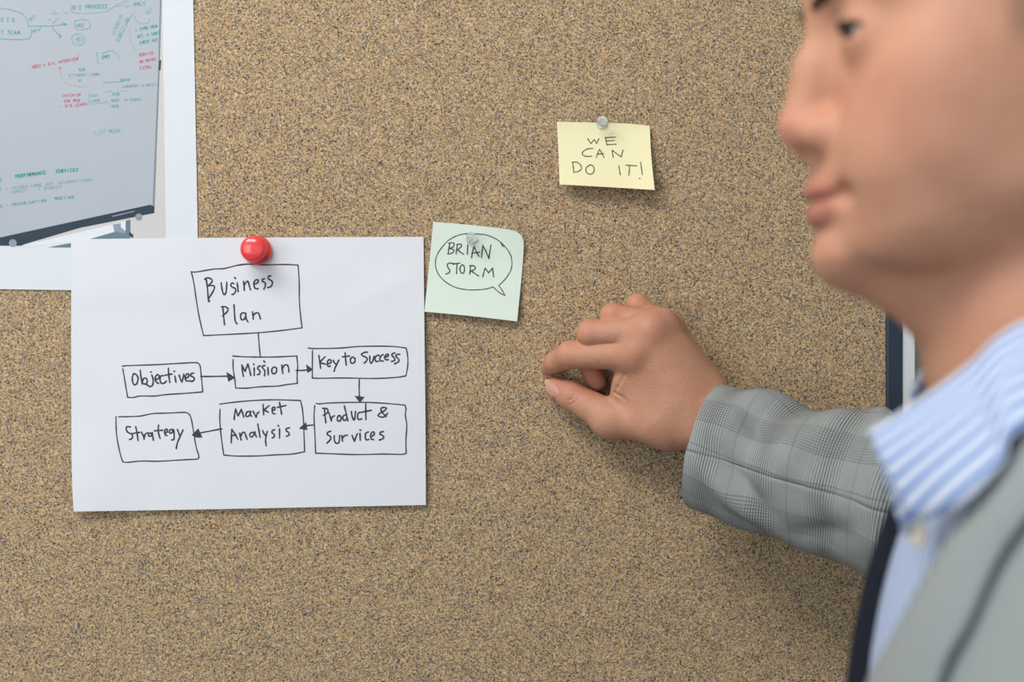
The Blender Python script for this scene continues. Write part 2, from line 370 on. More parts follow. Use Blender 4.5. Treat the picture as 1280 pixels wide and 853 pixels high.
red = words('NEED A BIG INTERVIEW', 40.5, 85.6, 3.4, -10.5, 0.86) + words('!', 96.5, 73.5, 5, -5) + words('SERVICE', 173.5, 70.6, 3.3, -9, 0.86) + words('OR MAYBE', 174.5, 79, 3.0, -11, 0.92) + words('EXTRA', 175.5, 87.2, 3.6, -8, 0.8)
red += words('CATCH-UP', 78, 121.3, 3.3, -3, 0.92) + words('OUR NEW', 80, 128, 3.0, -4, 0.98) + words('- BIG LEARN', 75.5, 134.6, 3.3, -5, 0.95) + [[(73.5, 86), (75, 84), (76, 86), (73.5, 86)]]
notes(red, 0.62, M_PRED)
for ln in ([(75, 88), (77, 97), (83, 104), (95, 108), (112, 108)], [(163, 32), (162, 46), (167, 60), (172, 67)]): pr.ink('marker_line', [ln], 0.4, M_PRED2, pic, base=0.00024)

# ---- flowchart paper
def plift(x, y):
    lift = 0.0016 + 0.0025 * max(0, (y - 330) / 310) ** 1.5
    lift += 0.004 * math.exp(-((x - 90) / 60) ** 2 - ((y - 640) / 70) ** 2) + 0.003 * math.exp(-((x - 532) / 60) ** 2 - ((y - 450) / 120) ** 2)
    lift += 0.0013 / (1 + math.exp((x - 262) / 7.0)) / (1 + math.exp((y - 380) / 7.0))
    lift += 0.0008 * math.exp(-(((x - 470) * 0.5 + (y - 368)) / 14) ** 2 - ((x - 480) / 40) ** 2)
    return lift
ps = Sheet([(89.2, 299.2), (200, 298), (380, 296.8), (529.4, 296.2)], [(529.4, 296.2), (530.6, 420), (531.8, 520), (532.4, 631.6)],
           [(92.2, 639.8), (250, 637.2), (400, 634.2), (532.4, 631.6)], [(89.2, 299.2), (89.0, 400), (89.4, 560), (90.6, 615), (92.2, 639.8)], plift, 44, 36)
paper = tag(ps.build('paper_sheet', M_PAPER), 'white paper sheet with hand-drawn flowchart under the red pin', 'paper')
fa, fb, fc, fd = fr(230, 320, 8.0), fr(280, 425, 10.667), fr(380, 425, 9.143), fr(145, 445, 8.258)
fe, ff, fg = fr(138, 505, 9.014), fr(265, 490, 9.481), fr(380, 490, 9.143)
BOXES = [
 (fa, [[(70,160),(130,160),(300,132),(400,127),(530,95),(630,82),(820,90),(1000,86),(1140,92)], [(1140,92),(1152,250),(1155,480),(1180,720)], [(1180,720),(950,750),(700,772),(400,788),(195,798)], [(195,798),(150,600),(120,420),(100,280),(75,165)], [(530,96),(630,84),(700,86)]],
  [[(222,230),(235,330),(245,450),(256,450)], [(205,235),(235,218),(275,235),(278,262),(240,300)], [(240,300),(295,298),(302,330),(270,390),(245,430)], [(372,270),(378,320),(390,370),(405,388),(418,370),(425,330),(428,265)],
   [(500,278),(480,272),(468,290),(480,312),(510,325),(518,345),(505,375),(480,388)], [(532,270),(538,320),(542,358)], [(506,216),(515,228)], [(595,255),(600,300),(603,345)], [(600,300),(620,265),(640,255),(650,290),(665,340)],
   [(700,285),(735,270),(742,245),(720,240),(700,265),(700,300),(715,328),(742,328)], [(805,228),(785,235),(785,255),(805,265),(815,290),(798,335)], [(868,200),(845,205),(845,230),(870,245),(885,270),(870,305),(835,318)],
   [(388,515),(395,590),(405,688)], [(375,512),(410,508),(440,530),(430,560),(385,602)], [(500,490),(505,580),(512,650),(530,680)], [(605,570),(575,575),(565,610),(580,640),(605,630),(618,590),(615,575)], [(618,575),(620,625),(640,660)],
   [(685,560),(690,600),(692,632)], [(690,600),(720,570),(745,575),(755,600),(765,632)]], 'box reading Business Plan'),
 (fb, [[(115,215),(250,225),(480,230),(700,228),(970,215)], [(970,215),(982,350),(975,460),(978,580)], [(978,580),(850,595),(700,618),(500,625),(300,645),(155,642)], [(155,642),(145,540),(122,380),(122,262)]],
  [[(238,335),(245,410),(258,488)], [(240,340),(262,385),(280,420)], [(280,420),(300,370),(318,322)], [(318,322),(340,400),(358,475)], [(402,375),(403,475)], [(393,322),(400,332)], [(490,350),(460,355),(448,380),(465,400),(480,425),(470,455),(445,465)], [(545,345),(525,345),(512,368),(530,392),(545,425),(538,480)],
   [(585,370),(590,466)], [(530,282),(545,298)], [(670,362),(640,385),(638,430),(660,452),(690,440),(702,400),(690,368),(668,362)], [(770,335),(775,390),(785,450)], [(778,395),(800,345),(840,335),(860,370),(865,428)]], 'box reading Mission'),
 (fc, [[(48,92),(110,100),(400,95),(650,75),(1000,75),(1168,95)], [(1168,95),(1185,190),(1185,300),(1165,412)], [(1165,412),(1050,430),(800,442),(450,436),(200,440),(95,438)], [(95,438),(95,350),(97,122)]],
  [[(170,180),(180,250),(190,325)], [(240,195),(200,235),(180,262)], [(180,262),(215,270),(245,278)], [(270,275),(305,262),(310,240),(290,225),(268,250),(268,285),(280,305),(300,300)], [(335,235),(350,268),(368,275)], [(398,232),(375,280),(355,320),(343,360)],
   [(470,150),(475,220),(483,290)], [(440,195),(520,185)], [(548,200),(530,225),(535,260),(558,268),(580,250),(582,215),(560,198),(545,202)], [(725,140),(690,145),(658,165),(675,185),(710,200),(722,220),(712,245),(685,268)],
   [(752,185),(752,235),(765,268),(785,245),(800,190)], [(860,180),(830,180),(810,215),(822,245),(850,245)], [(905,170),(885,180),(865,215),(875,240),(905,243)], [(925,200),(955,190),(965,170),(945,165),(922,195),(930,225),(965,228)],
   [(1040,150),(1010,160),(1005,180),(1030,205),(1035,235),(1000,248)], [(1095,165),(1060,170),(1050,190),(1080,220),(1080,250),(1035,275)]], 'box reading Key to Success'),
 (fd, [[(65,110),(110,102),(400,92),(650,78),(800,70),(845,75),(868,105),(875,160),(885,260),(895,372)], [(895,372),(750,385),(520,400),(400,415),(250,415),(180,430),(120,428)], [(120,428),(105,340),(85,220),(70,135)]],
  [[(180,185),(168,230),(175,280),(195,300),(215,285),(228,240),(215,200),(190,185)], [(250,150),(258,220),(270,290)], [(270,290),(280,240),(305,230),(322,250),(315,285),(285,290)], [(370,200),(382,240),(380,295),(355,318),(320,300),(300,292)], [(358,166),(364,168)],
   [(405,250),(440,232),(445,205),(425,195),(405,225),(410,265),(440,285)], [(490,205),(460,210),(455,250),(470,285),(500,280),(520,260)], [(540,128),(545,200),(555,275)], [(508,200),(578,188)], [(608,210),(618,272)], [(598,160),(606,160)],
   [(652,200),(665,240),(680,270)], [(680,270),(692,230),(700,190)], [(715,235),(745,220),(750,190),(730,188),(715,215),(718,250),(740,262)], [(800,178),(775,185),(770,205),(795,218),(808,240),(790,262),(755,258)]], 'box reading Objectives'),
 (fe, [[(92,146),(200,145),(340,138),(480,110),(650,105),(830,97),(880,112),(905,150),(925,240),(950,400),(970,500),(998,590)], [(998,590),(980,622),(850,630),(540,648),(350,645),(200,660),(140,655)], [(140,655),(115,580),(80,420),(65,280),(63,145)]],
  [[(225,262),(190,258),(178,285),(195,320),(235,340),(250,360),(240,395),(215,402)], [(285,258),(300,330),(312,415)], [(250,335),(330,322)], [(350,320),(370,360),(380,400)], [(378,390),(395,340),(425,328)], [(460,330),(435,335),(430,360),(455,365),(470,335)], [(472,325),(478,370),(485,412)],
   [(542,242),(540,320),(560,390)], [(495,305),(588,298)], [(615,335),(640,315),(640,290),(620,290),(610,320),(618,350),(638,358)], [(700,290),(670,295),(665,325),(690,330),(708,295)], [(712,290),(718,350),(715,400),(690,408)], [(755,290),(770,330),(784,362)], [(818,295),(785,370),(755,440),(742,505)]], 'box reading Strategy'),
 (ff, [[(95,146),(250,125),(500,103),(750,95),(1048,103)], [(1048,103),(1070,200),(1085,350),(1090,500),(1098,710)], [(1098,710),(950,738),(750,748),(550,760),(300,762),(140,750)], [(140,750),(120,620),(100,450),(92,320),(95,208)]],
  [[(280,205),(270,260),(262,328)], [(280,210),(296,250),(310,285)], [(310,285),(330,245),(348,208)], [(348,208),(365,260),(375,300)], [(440,230),(410,245),(400,280),(420,295),(445,275),(458,235)], [(458,232),(455,270),(470,290)], [(485,230),(505,265),(522,302)], [(522,300),(535,260),(555,240)],
   [(605,152),(608,210),(612,272)], [(675,165),(640,195),(612,215)], [(612,215),(645,230),(665,242)], [(715,220),(745,210),(742,185),(720,185),(712,215),(720,255),(745,260)], [(800,125),(812,190),(825,265)], [(775,185),(875,162)],
   [(235,445),(230,520),(228,605)], [(235,445),(270,500),(305,560)], [(225,525),(285,508)], [(328,490),(335,530),(345,572)], [(338,530),(360,485),(385,485),(400,520),(415,562)], [(490,480),(455,490),(450,525),(475,535),(500,500),(505,480)], [(508,475),(515,510),(528,535)],
   [(542,382),(555,450),(570,540)], [(600,460),(615,495),(634,520)], [(655,470),(640,530),(635,580),(642,640)], [(742,450),(715,460),(712,485),(735,505),(740,530),(712,548)], [(800,440),(800,548)], [(785,398),(790,408)], [(918,428),(885,435),(878,460),(905,480),(915,510),(880,528)]], 'box reading Market Analysis'),
 (fg, [[(140,132),(180,138),(300,128),(640,120),(900,130),(1155,152)], [(1155,152),(1165,200),(1158,270),(1175,380),(1165,550),(1168,700)], [(1168,700),(1120,715),(900,712),(600,718),(300,708),(132,702)], [(132,702),(125,500),(115,300),(122,158)]],
  [[(235,200),(240,280),(250,355)], [(215,190),(255,190),(275,215),(262,245),(222,270)], [(285,240),(300,290),(312,335)], [(312,330),(320,290),(348,275)], [(400,270),(382,295),(385,330),(408,335),(425,305),(415,275),(398,270)], [(460,160),(480,240),(500,332)], [(480,265),(450,275),(445,315),(465,328),(485,310)],
   [(540,225),(550,280),(570,325),(582,290),(588,225)], [(655,235),(625,240),(612,280),(625,318),(660,308)], [(705,140),(705,230),(708,318)], [(650,235),(768,212)], [(955,245),(925,280),(890,290),(850,275),(860,250),(920,215),(940,190),(915,178),(880,190),(885,225),(915,260),(938,285)],
   [(305,450),(270,465),(268,490),(300,510),(305,540),(262,588)], [(345,505),(348,560),(372,590),(400,575),(408,500)], [(430,500),(435,530),(440,565)], [(438,535),(460,505),(495,495)], [(550,500),(562,535),(575,565)], [(575,565),(592,520),(610,480)], [(640,475),(642,555)], [(638,436),(650,440)],
   [(735,460),(705,475),(700,520),(712,548),(740,545)], [(765,515),(800,490),(800,462),(775,465),(760,500),(770,540),(795,545)], [(908,455),(875,462),(868,485),(900,500),(908,530),(860,552)]], 'box reading Product & Survices')]
for f_, bx, lt, lab in BOXES:
    b = ps.ink('flowchart_box', f_(bx), 1.6, M_INK, paper); b['label'] = lab
    ps.ink('lettering', f_(lt), 2.0, M_INK, b)
ARROWS = [(fd([[(875,214),(1000,213),(1160,210)]]), fd([[(1145,172),(1228,225),(1160,265)]]), 'arrow from Objectives to Mission'),
          (fb([[(962,408),(1040,408),(1110,402)]]), fb([[(1100,335),(1185,398),(1115,440)]]), 'arrow from Mission to Key to Success'),
          (fc([[(632,455),(630,550),(633,650)]]), fc([[(585,645),(690,655),(640,718)]]), 'arrow from Key to Success down to Product'),
          (ff([[(1195,395),(1150,398),(1110,405)]]), ff([[(1035,435),(1115,365),(1128,452)]]), 'arrow from Product to Market Analysis'),
          (fe([[(1258,282),(1160,300),(1020,327)]]), fe([[(920,352),(990,280),(1034,380),(970,378)]]), 'arrow from Market Analysis to Strategy')]
for ln, hd, lab in ARROWS:
    a = ps.ink('arrow', ln, 1.8, M_INK, paper); a['label'] = lab
    rough = [hd[0] + hd[0][:1]]
    ps.ink('arrowhead', rough, 0.9, M_INK, a, polys=hd, smooth=False)
ps.ink('connector_line', [[(322.8, 416.3), (324, 432), (325.4, 446.4)]], 1.6, M_INK, paper)['label'] = 'line from Business Plan to Mission'

# ---- sticky notes
gs = Sheet([(541.6, 277.4), (590, 281.5), (632, 286.4), (646, 290), (652, 295)], [(652, 295), (654.6, 306), (652.5, 340), (646.4, 402)],
           [(530.4, 389.8), (590, 395.4), (646.4, 402)], [(541.6, 277.4), (536.5, 330), (530.4, 389.8)],
           lambda x, y: 0.0009 + 0.007 * max(0, (x - 600) / 55 - (y - 285) / 60) ** 1.6 + 0.006 * max(0, (y - 320) / 80) ** 1.6, 26, 26)
gnote = tag(gs.build('sticky_note', M_GREEN), 'pale mint green sticky note with a speech bubble reading BRIAN STORM', 'sticky note', 'sticky notes on the cork')
fh = fr(520, 260, 5.6875)
o = gs.ink('speech_bubble', fh([[(360,183),(300,195),(230,232),(170,300),(142,360),(140,420),(165,480),(215,530),(280,565),(360,582),(430,583),(490,578),(530,568),(548,562)], [(548,562),(590,600),(632,624)], [(632,624),(615,590),(588,552)],
   [(588,552),(640,500),(675,440),(682,380),(665,320),(620,262),(570,222),(500,193),(438,186),(400,182),(360,183)], [(600,245),(620,278)]]), 1.25, M_INK2)
gs.ink('lettering', fh([[(240,255),(228,325)], [(232,252),(262,248),(272,262),(262,278),(238,288)], [(238,288),(262,295),(270,305),(255,322),(225,328)], [(295,258),(288,300),(285,328)], [(290,262),(318,258),(322,275),(295,298)], [(295,298),(315,315),(338,330)],
   [(368,262),(365,330)], [(412,275),(400,320),(395,355)], [(412,275),(430,315),(448,345)], [(398,322),(450,315)], [(475,265),(470,310),(465,352)], [(475,268),(500,315),(518,362)], [(518,362),(525,310),(532,265)],
   [(275,398),(240,392),(222,405),(228,425),(240,445),(235,462),(212,470)], [(262,400),(312,392)], [(292,398),(288,468)], [(325,405),(312,430),(318,458),(335,465),(345,440),(340,412),(325,405)], [(388,415),(382,470)], [(380,412),(410,412),(422,428),(410,442),(385,452)], [(392,450),(420,468),(445,484)],
   [(492,428),(482,460),(475,490)], [(492,428),(515,462)], [(515,462),(545,428)], [(545,428),(548,460),(552,490)]]), 1.55, M_INK2)
ys = Sheet([(696.0, 152.4), (740, 153.2), (780, 154.2), (812.2, 157.4)], [(812.2, 157.4), (813.4, 185), (815.6, 212), (818.4, 237.6)],
           [(699.4, 230.6), (760, 234), (818.4, 237.6)], [(696.0, 152.4), (697.6, 180), (698.6, 205), (699.4, 230.6)],
           lambda x, y: 0.0009 + 0.013 * max(0, (y - 160) / 75) ** 1.5 + 0.003 * max(0, (x - 780) / 40) ** 1.5, 26, 26)
ynote = tag(ys.build('sticky_note', M_YELLOW), 'pale yellow sticky note reading WE CAN DO IT!', 'sticky note', 'sticky notes on the cork')
fi = fr(680, 130, 6.5625)
ys.ink('lettering', fi([[(358,285),(385,325)], [(385,325),(412,292)], [(412,292),(432,325)], [(432,325),(450,285)], [(505,275),(510,305),(515,335)], [(500,278),(585,272)], [(508,305),(578,300)], [(515,335),(592,330)],
   [(400,365),(360,368),(322,390),(315,415),(345,430),(392,428)], [(455,372),(440,408),(428,440)], [(455,372),(475,405),(492,440)], [(435,412),(490,408)], [(560,378),(562,408),(568,440)], [(560,380),(600,412),(635,435)], [(635,435),(640,405),(648,378)],
   [(235,478),(240,520),(245,560)], [(230,480),(270,478),(302,505),(305,535),(280,555),(242,560)], [(380,500),(350,520),(345,555),(370,575),(400,570),(412,535),(400,508),(375,500)], [(615,510),(620,545),(625,582)], [(672,502),(760,508)], [(700,505),(700,545),(695,585)],
   [(792,478),(800,530),(806,580)], [(780,610),(788,612)]]), 1.35, M_INK3)

# ---- push pins (turned profiles; axis points out of the board)
def lathe(prof, seg=40):
    V, F = [], []
    for r, h in prof:
        for k in range(seg):
            a = 2 * math.pi * k / seg; V.append((r * math.cos(a), -h, r * math.sin(a)))
    for j in range(len(prof) - 1):
        for k in range(seg):
            F.append((j * seg + k, j * seg + (k + 1) % seg, (j + 1) * seg + (k + 1) % seg, (j + 1) * seg + k))
    F.append(tuple(range(seg))[::-1]); F.append(tuple((len(prof) - 1) * seg + k for k in range(seg)))
    return V, F
def pin(name, px, py, h0, body, needle_len, mat, label, tilt=(0, 0)):
    w = up(P(px, py, h0)); e = bpy.data.objects.new(name, None); C.objects.link(e); e.location = w
    e.rotation_euler = (tilt[0], 0, tilt[1])
    for pname, prof, m in body:
        o = mesh_obj(pname, *lathe(prof), m, e, True)
        mm = o.modifiers.new('round', 'BEVEL'); mm.width = 0.0004; mm.segments = 2; mm.limit_method = 'ANGLE'
    v, f = lathe([(0.0006, 0.0005), (0.0006, -needle_len + 0.002), (0.0001, -needle_len)], 12)
    mesh_obj('needle', v, f, M_STEEL, e, True)
    return tag(e, label, 'push pin', 'push pins holding the sheets')
def dome(r, h0, hh, n=8): return [(r * math.cos(a), h0 + hh * math.sin(a)) for a in [i * math.pi / 2 / n for i in range(n + 1)]][:-1] + [(0.0003, h0 + hh)]
pin('push_pin', 322.4, 313.4, plift(322, 314) + 0.0002,
    [('flange', [(0.0060, 0), (0.0098, 0.0008), (0.0116, 0.0028), (0.0110, 0.0048), (0.0070, 0.0066), (0.0050, 0.008)], M_RED),
     ('grip', [(0.0050, 0.0075), (0.0052, 0.013), (0.0075, 0.0170), (0.0096, 0.0190), (0.0102, 0.0205)] + dome(0.0099, 0.0212, 0.0036), M_RED)],
    0.012, M_RED, 'large red push pin with round cap at top of white flowchart paper')
def small_pin(px, py, h, label):
    s = 0.85
    pin('push_pin', px, py, h, [('flange', [(0.0030 * s, 0), (0.0048 * s, 0.0004), (0.0052 * s, 0.0014), (0.0044 * s, 0.0026), (0.0026 * s, 0.0036)], M_CLEAR),
        ('grip', [(0.0026 * s, 0.0034), (0.0024 * s, 0.006), (0.0032 * s, 0.009), (0.0046 * s, 0.0108), (0.0049 * s, 0.0118)] + dome(0.0048 * s, 0.012, 0.0012), M_CLEAR)], 0.011, M_CLEAR, label)
small_pin(589.5, 298.5, 0.0018, 'small clear push pin at the top of the mint green note')
small_pin(752.0, 154.4, 0.0012, 'small clear push pin at the top edge of the yellow note')
# ================================================================ implicit shapes -> one smooth mesh
def smin(a, b, k):
    if k <= 0: return np.minimum(a, b)
    h = np.maximum(k - np.abs(a - b), 0) / k
    return np.minimum(a, b) - h * h * k * 0.25
def smax(a, b, k): return -smin(-a, -b, k)
def cone(a, b, r1, r2):
    a = np.array(a, float); b = np.array(b, float); ba = b - a; bb = max(float(ba @ ba), 1e-12)
    def f(x, y, z):
        px, py, pz = x - a[0], y - a[1], z - a[2]
        t = np.clip((px * ba[0] + py * ba[1] + pz * ba[2]) / bb, 0, 1)
        return np.sqrt((px - ba[0] * t) ** 2 + (py - ba[1] * t) ** 2 + (pz - ba[2] * t) ** 2) - (r1 + (r2 - r1) * t)
    m = max(r1, r2); f.box = (np.minimum(a, b) - m, np.maximum(a, b) + m); return f
def ell(c, r, R=None):
    c = np.array(c, float); r = np.array(r, float)
    def f(x, y, z):
        px, py, pz = x - c[0], y - c[1], z - c[2]
        if R is not None:
            px, py, pz = (R[0][0]*px + R[0][1]*py + R[0][2]*pz, R[1][0]*px + R[1][1]*py + R[1][2]*pz, R[2][0]*px + R[2][1]*py + R[2][2]*pz)
        k0 = np.sqrt((px / r[0]) ** 2 + (py / r[1]) ** 2 + (pz / r[2]) ** 2)
        k1 = np.sqrt((px / r[0] ** 2) ** 2 + (py / r[1] ** 2) ** 2 + (pz / r[2] ** 2) ** 2)
        return k0 * (k0 - 1) / np.maximum(k1, 1e-9)
    m = r.max() if R is not None else r
    f.box = (c - m, c + m); return f
class Field:
    def __init__(s, xs, ys, zs):
        s.g = [np.asarray(xs, np.float64), np.asarray(ys, np.float64), np.asarray(zs, np.float64)]
        s.f = np.full([len(a) for a in s.g], 1.0, np.float32)
    def sub(s, lo, hi):
        sl = []
        for a, l, h in zip(s.g, lo, hi):
            i0 = max(0, np.searchsorted(a, l) - 1); i1 = min(len(a), np.searchsorted(a, h) + 1); sl.append(slice(i0, max(i1, i0)))
        X, Y, Z = np.ix_(s.g[0][sl[0]], s.g[1][sl[1]], s.g[2][sl[2]])
        return tuple(sl), X, Y, Z
    def add(s, fn, k=0.0, pad=0.012):
        sl, X, Y, Z = s.sub(fn.box[0] - pad - k, fn.box[1] + pad + k)
        if s.f[sl].size: s.f[sl] = smin(s.f[sl], fn(X, Y, Z).astype(np.float32), k)
    def cut(s, fn, k=0.0, pad=0.012):
        sl, X, Y, Z = s.sub(fn.box[0] - pad - k, fn.box[1] + pad + k)
        if s.f[sl].size: s.f[sl] = smax(s.f[sl], -fn(X, Y, Z).astype(np.float32), k)
    def merge(s, o, k):
        sl, X, Y, Z = s.sub(np.array([a[0] for a in o.g]), np.array([a[-1] for a in o.g]))
        sl = tuple(slice(np.searchsorted(a, b[0]), np.searchsorted(a, b[0]) + len(b)) for a, b in zip(s.g, o.g))
        s.f[sl] = smin(s.f[sl], o.f, k)
    def mesh(s):
        """naive surface nets on the (uneven) grid"""
        f = s.f; ins = f < 0
        n = np.zeros([d - 1 for d in f.shape], np.uint8)
        for a in (0, 1):
            for b in (0, 1):
                for c in (0, 1):
                    n += ins[a:a + n.shape[0], b:b + n.shape[1], c:c + n.shape[2]]
        act = np.argwhere((n > 0) & (n < 8)); N = len(act)
        idx = np.full(n.shape, -1, np.int32); idx[tuple(act.T)] = np.arange(N)
        offs = np.array([(a, b, c) for a in (0, 1) for b in (0, 1) for c in (0, 1)])
        vals = np.stack([f[tuple((act + o).T)] for o in offs], 1)
        pos = np.stack([np.stack([s.g[d][act[:, d] + o[d]] for d in range(3)], 1) for o in offs], 1)
        acc = np.zeros((N, 3)); cnt = np.zeros(N)
        for i in range(8):
            for j in range(i + 1, 8):
                if np.abs(offs[i] - offs[j]).sum() != 1: continue
                va, vb = vals[:, i], vals[:, j]; m = (va < 0) != (vb < 0)
                t = va[m] / (va[m] - vb[m])
                acc[m] += pos[m, i] + (pos[m, j] - pos[m, i]) * t[:, None]; cnt[m] += 1
        V = acc / cnt[:, None]; Q = []
        for ax in range(3):
            o1, o2 = (ax + 1) % 3, (ax + 2) % 3
            lo = [slice(None)] * 3; hi = [slice(None)] * 3; lo[ax] = slice(0, -1); hi[ax] = slice(1, None)
            A, B = ins[tuple(lo)], ins[tuple(hi)]
            e = np.argwhere(A != B)
            e = e[(e[:, o1] > 0) & (e[:, o2] > 0) & (e[:, o1] < n.shape[o1]) & (e[:, o2] < n.shape[o2])]
            flip = ~A[tuple(e.T)]
            d1 = np.zeros(3, int); d1[o1] = 1; d2 = np.zeros(3, int); d2[o2] = 1
            q = np.stack([idx[tuple((e - d1 - d2).T)], idx[tuple((e - d2).T)], idx[tuple(e.T)], idx[tuple((e - d1).T)]], 1)
            q[flip] = q[flip][:, ::-1]; Q.append(q)
        return V, np.concatenate(Q)
def np_mesh(name, V, Q, mats, parent=None, fmat=None):
    me = bpy.data.meshes.new(name)
    me.vertices.add(len(V)); me.vertices.foreach_set('co', np.asarray(V, np.float32).ravel())
    me.loops.add(len(Q) * 4); me.loops.foreach_set('vertex_index', np.asarray(Q, np.int32).ravel())
    me.polygons.add(len(Q)); me.polygons.foreach_set('loop_start', np.arange(len(Q), dtype=np.int32) * 4)
    me.polygons.foreach_set('use_smooth', np.ones(len(Q), bool))
    for m in (mats if isinstance(mats, (list, tuple)) else [mats]): me.materials.append(m)
    if fmat is not None: me.polygons.foreach_set('material_index', np.asarray(fmat, np.int32))
    me.update(calc_edges=True); me.validate()
    return link(name, me, parent)
def axis(*segs):
    """uneven grid axis from (start, end, step) pieces"""
    out = []
    for a, b, h in segs: out.append(np.linspace(a, b, max(2, int(round((b - a) / h)) + 1))[:-1])
    out.append(np.array([segs[-1][1]])); return np.concatenate(out)

# ================================================================ person: skin and hair materials
def skin_material():
    t = NT('skin'); t.b.inputs['Roughness'].default_value = 0.50; t.b.inputs['Specular IOR Level'].default_value = 0.35
    co_ = t.n('ShaderNodeTexCoord').outputs['Object']
    a = t.n('ShaderNodeAttribute', attribute_name='tint'); sep = t.n('ShaderNodeSeparateColor', {0: a.outputs['Color']})
    n1 = t.n('ShaderNodeTexNoise', {'Vector': co_, 'Scale': 70.0, 'Detail': 4.0}).outputs[0]
    n2 = t.n('ShaderNodeTexNoise', {'Vector': co_, 'Scale': 420.0, 'Detail': 3.0}).outputs[0]
    vo = t.n('ShaderNodeTexVoronoi', {'Vector': co_, 'Scale': 900.0}).outputs['Distance']
    c = t.mix(n1, srgb(207, 157, 130), srgb(189, 135, 107))
    c = t.mix(t.math('MULTIPLY', n2, 0.22), c, srgb(178, 118, 92))
    c = t.mix(t.math('MULTIPLY', sep.outputs[0], 0.55), c, srgb(206, 124, 104))
    c = t.mix(sep.outputs[1], c, srgb(168, 92, 88))
    c = t.mix(t.math('MULTIPLY', sep.outputs[2], 0.7), c, srgb(112, 88, 74))
    t.base(c)
    t.bump(t.math('ADD', t.math('MULTIPLY', n2, 0.8), t.math('MULTIPLY', vo, 0.5)), 0.3, 0.0013)
    t.b.inputs['Subsurface Weight'].default_value = 0.12; t.b.inputs['Subsurface Radius'].default_value = (1.0, 0.35, 0.2)
    t.b.inputs['Subsurface Scale'].default_value = 0.004
    return t.m
M_SKIN = skin_material()
M_HAIR = simple('short dark hair', srgb(62, 48, 40), 0.6, 0.3, (900, 0.5, 0.5))
M_NAIL = simple('fingernail', srgb(208, 158, 140), 0.32, 0.5, (300, 0.08, 0.05))
M_NAILTIP = simple('fingernail edge', srgb(222, 190, 174), 0.35, 0.5, (300, 0.05, 0.0))
M_EYEW = simple('shaded eye white', srgb(176, 162, 158), 0.15, 0.5, (300, 0.05, 0.0))  # shade on the eyeball is put into this darker white
M_IRIS = simple('dark brown iris', srgb(42, 28, 22), 0.1, 0.6, (900, 0.4, 0.0))

# ---- head built around the ear canal: X forward, L to his left, Z up from the eye line (mm)
HX, HY, HZ = 0.238, -0.514, 0.134
def H(X, L, Z): return (HX - X / 1000, HY - L / 1000, HZ + Z / 1000)
def hcone(a, b, r1, r2): return cone(H(*a), H(*b), r1 / 1000, r2 / 1000)
def hell(c, r): return ell(H(*c), [v / 1000 for v in r])
FZ  = [-122, -118, -111, -99, -87, -79, -68, -54, -40, -20, -2, 14, 32]
FXF = [ 78,   87,   96, 104.5, 104.3, 106.0, 108.0, 106.0, 102.5, 99.5, 99.5, 101.5, 101]
FW  = [ 14,   20,   29,   43,   51,   55,   59,   63,   66,   69,   70,   70,   70]
FXB = [ 60,   50,   40,   28,   14,    4,    0,    0,    0,    0,    0,    0,    0]
def face(x, y, z):
    Z = (z - HZ) * 1000; X = (HX - x) * 1000; L = (HY - y) * 1000
    zi = np.clip(Z, FZ[0], FZ[-1])
    xf, w, xb = (np.interp(zi.ravel(), FZ, a).reshape(Z.shape) for a in (FXF, FW, FXB))
    xc = 0.28 * xf + 0.72 * xb; xc = np.minimum(xc, np.maximum(40, xb + 12))
    a = np.where(X > xc, np.maximum(xf - xc, 8), np.maximum(xc - xb + 5, 8)); n = 2.35
    g = ((np.abs(X - xc) / a) ** n + (np.abs(L) / w) ** n) ** (1 / n)
    d = (g - 1) * np.minimum(np.maximum(xf - xc, 8), w) * 0.85
    d = smax(d, FZ[0] + 5 - Z, 14.0); d = smax(d, Z - FZ[-1] - 4, 24.0)
    jaw = (-72 - (X - 15) * 0.50 - Z) * 0.89            # lower border of the jaw, rising to its angle
    d = smax(d, jaw, 22.0)
    return d / 1000
face.box = (np.array(H(125, 90, -130)), np.array(H(-25, -90, 40)))
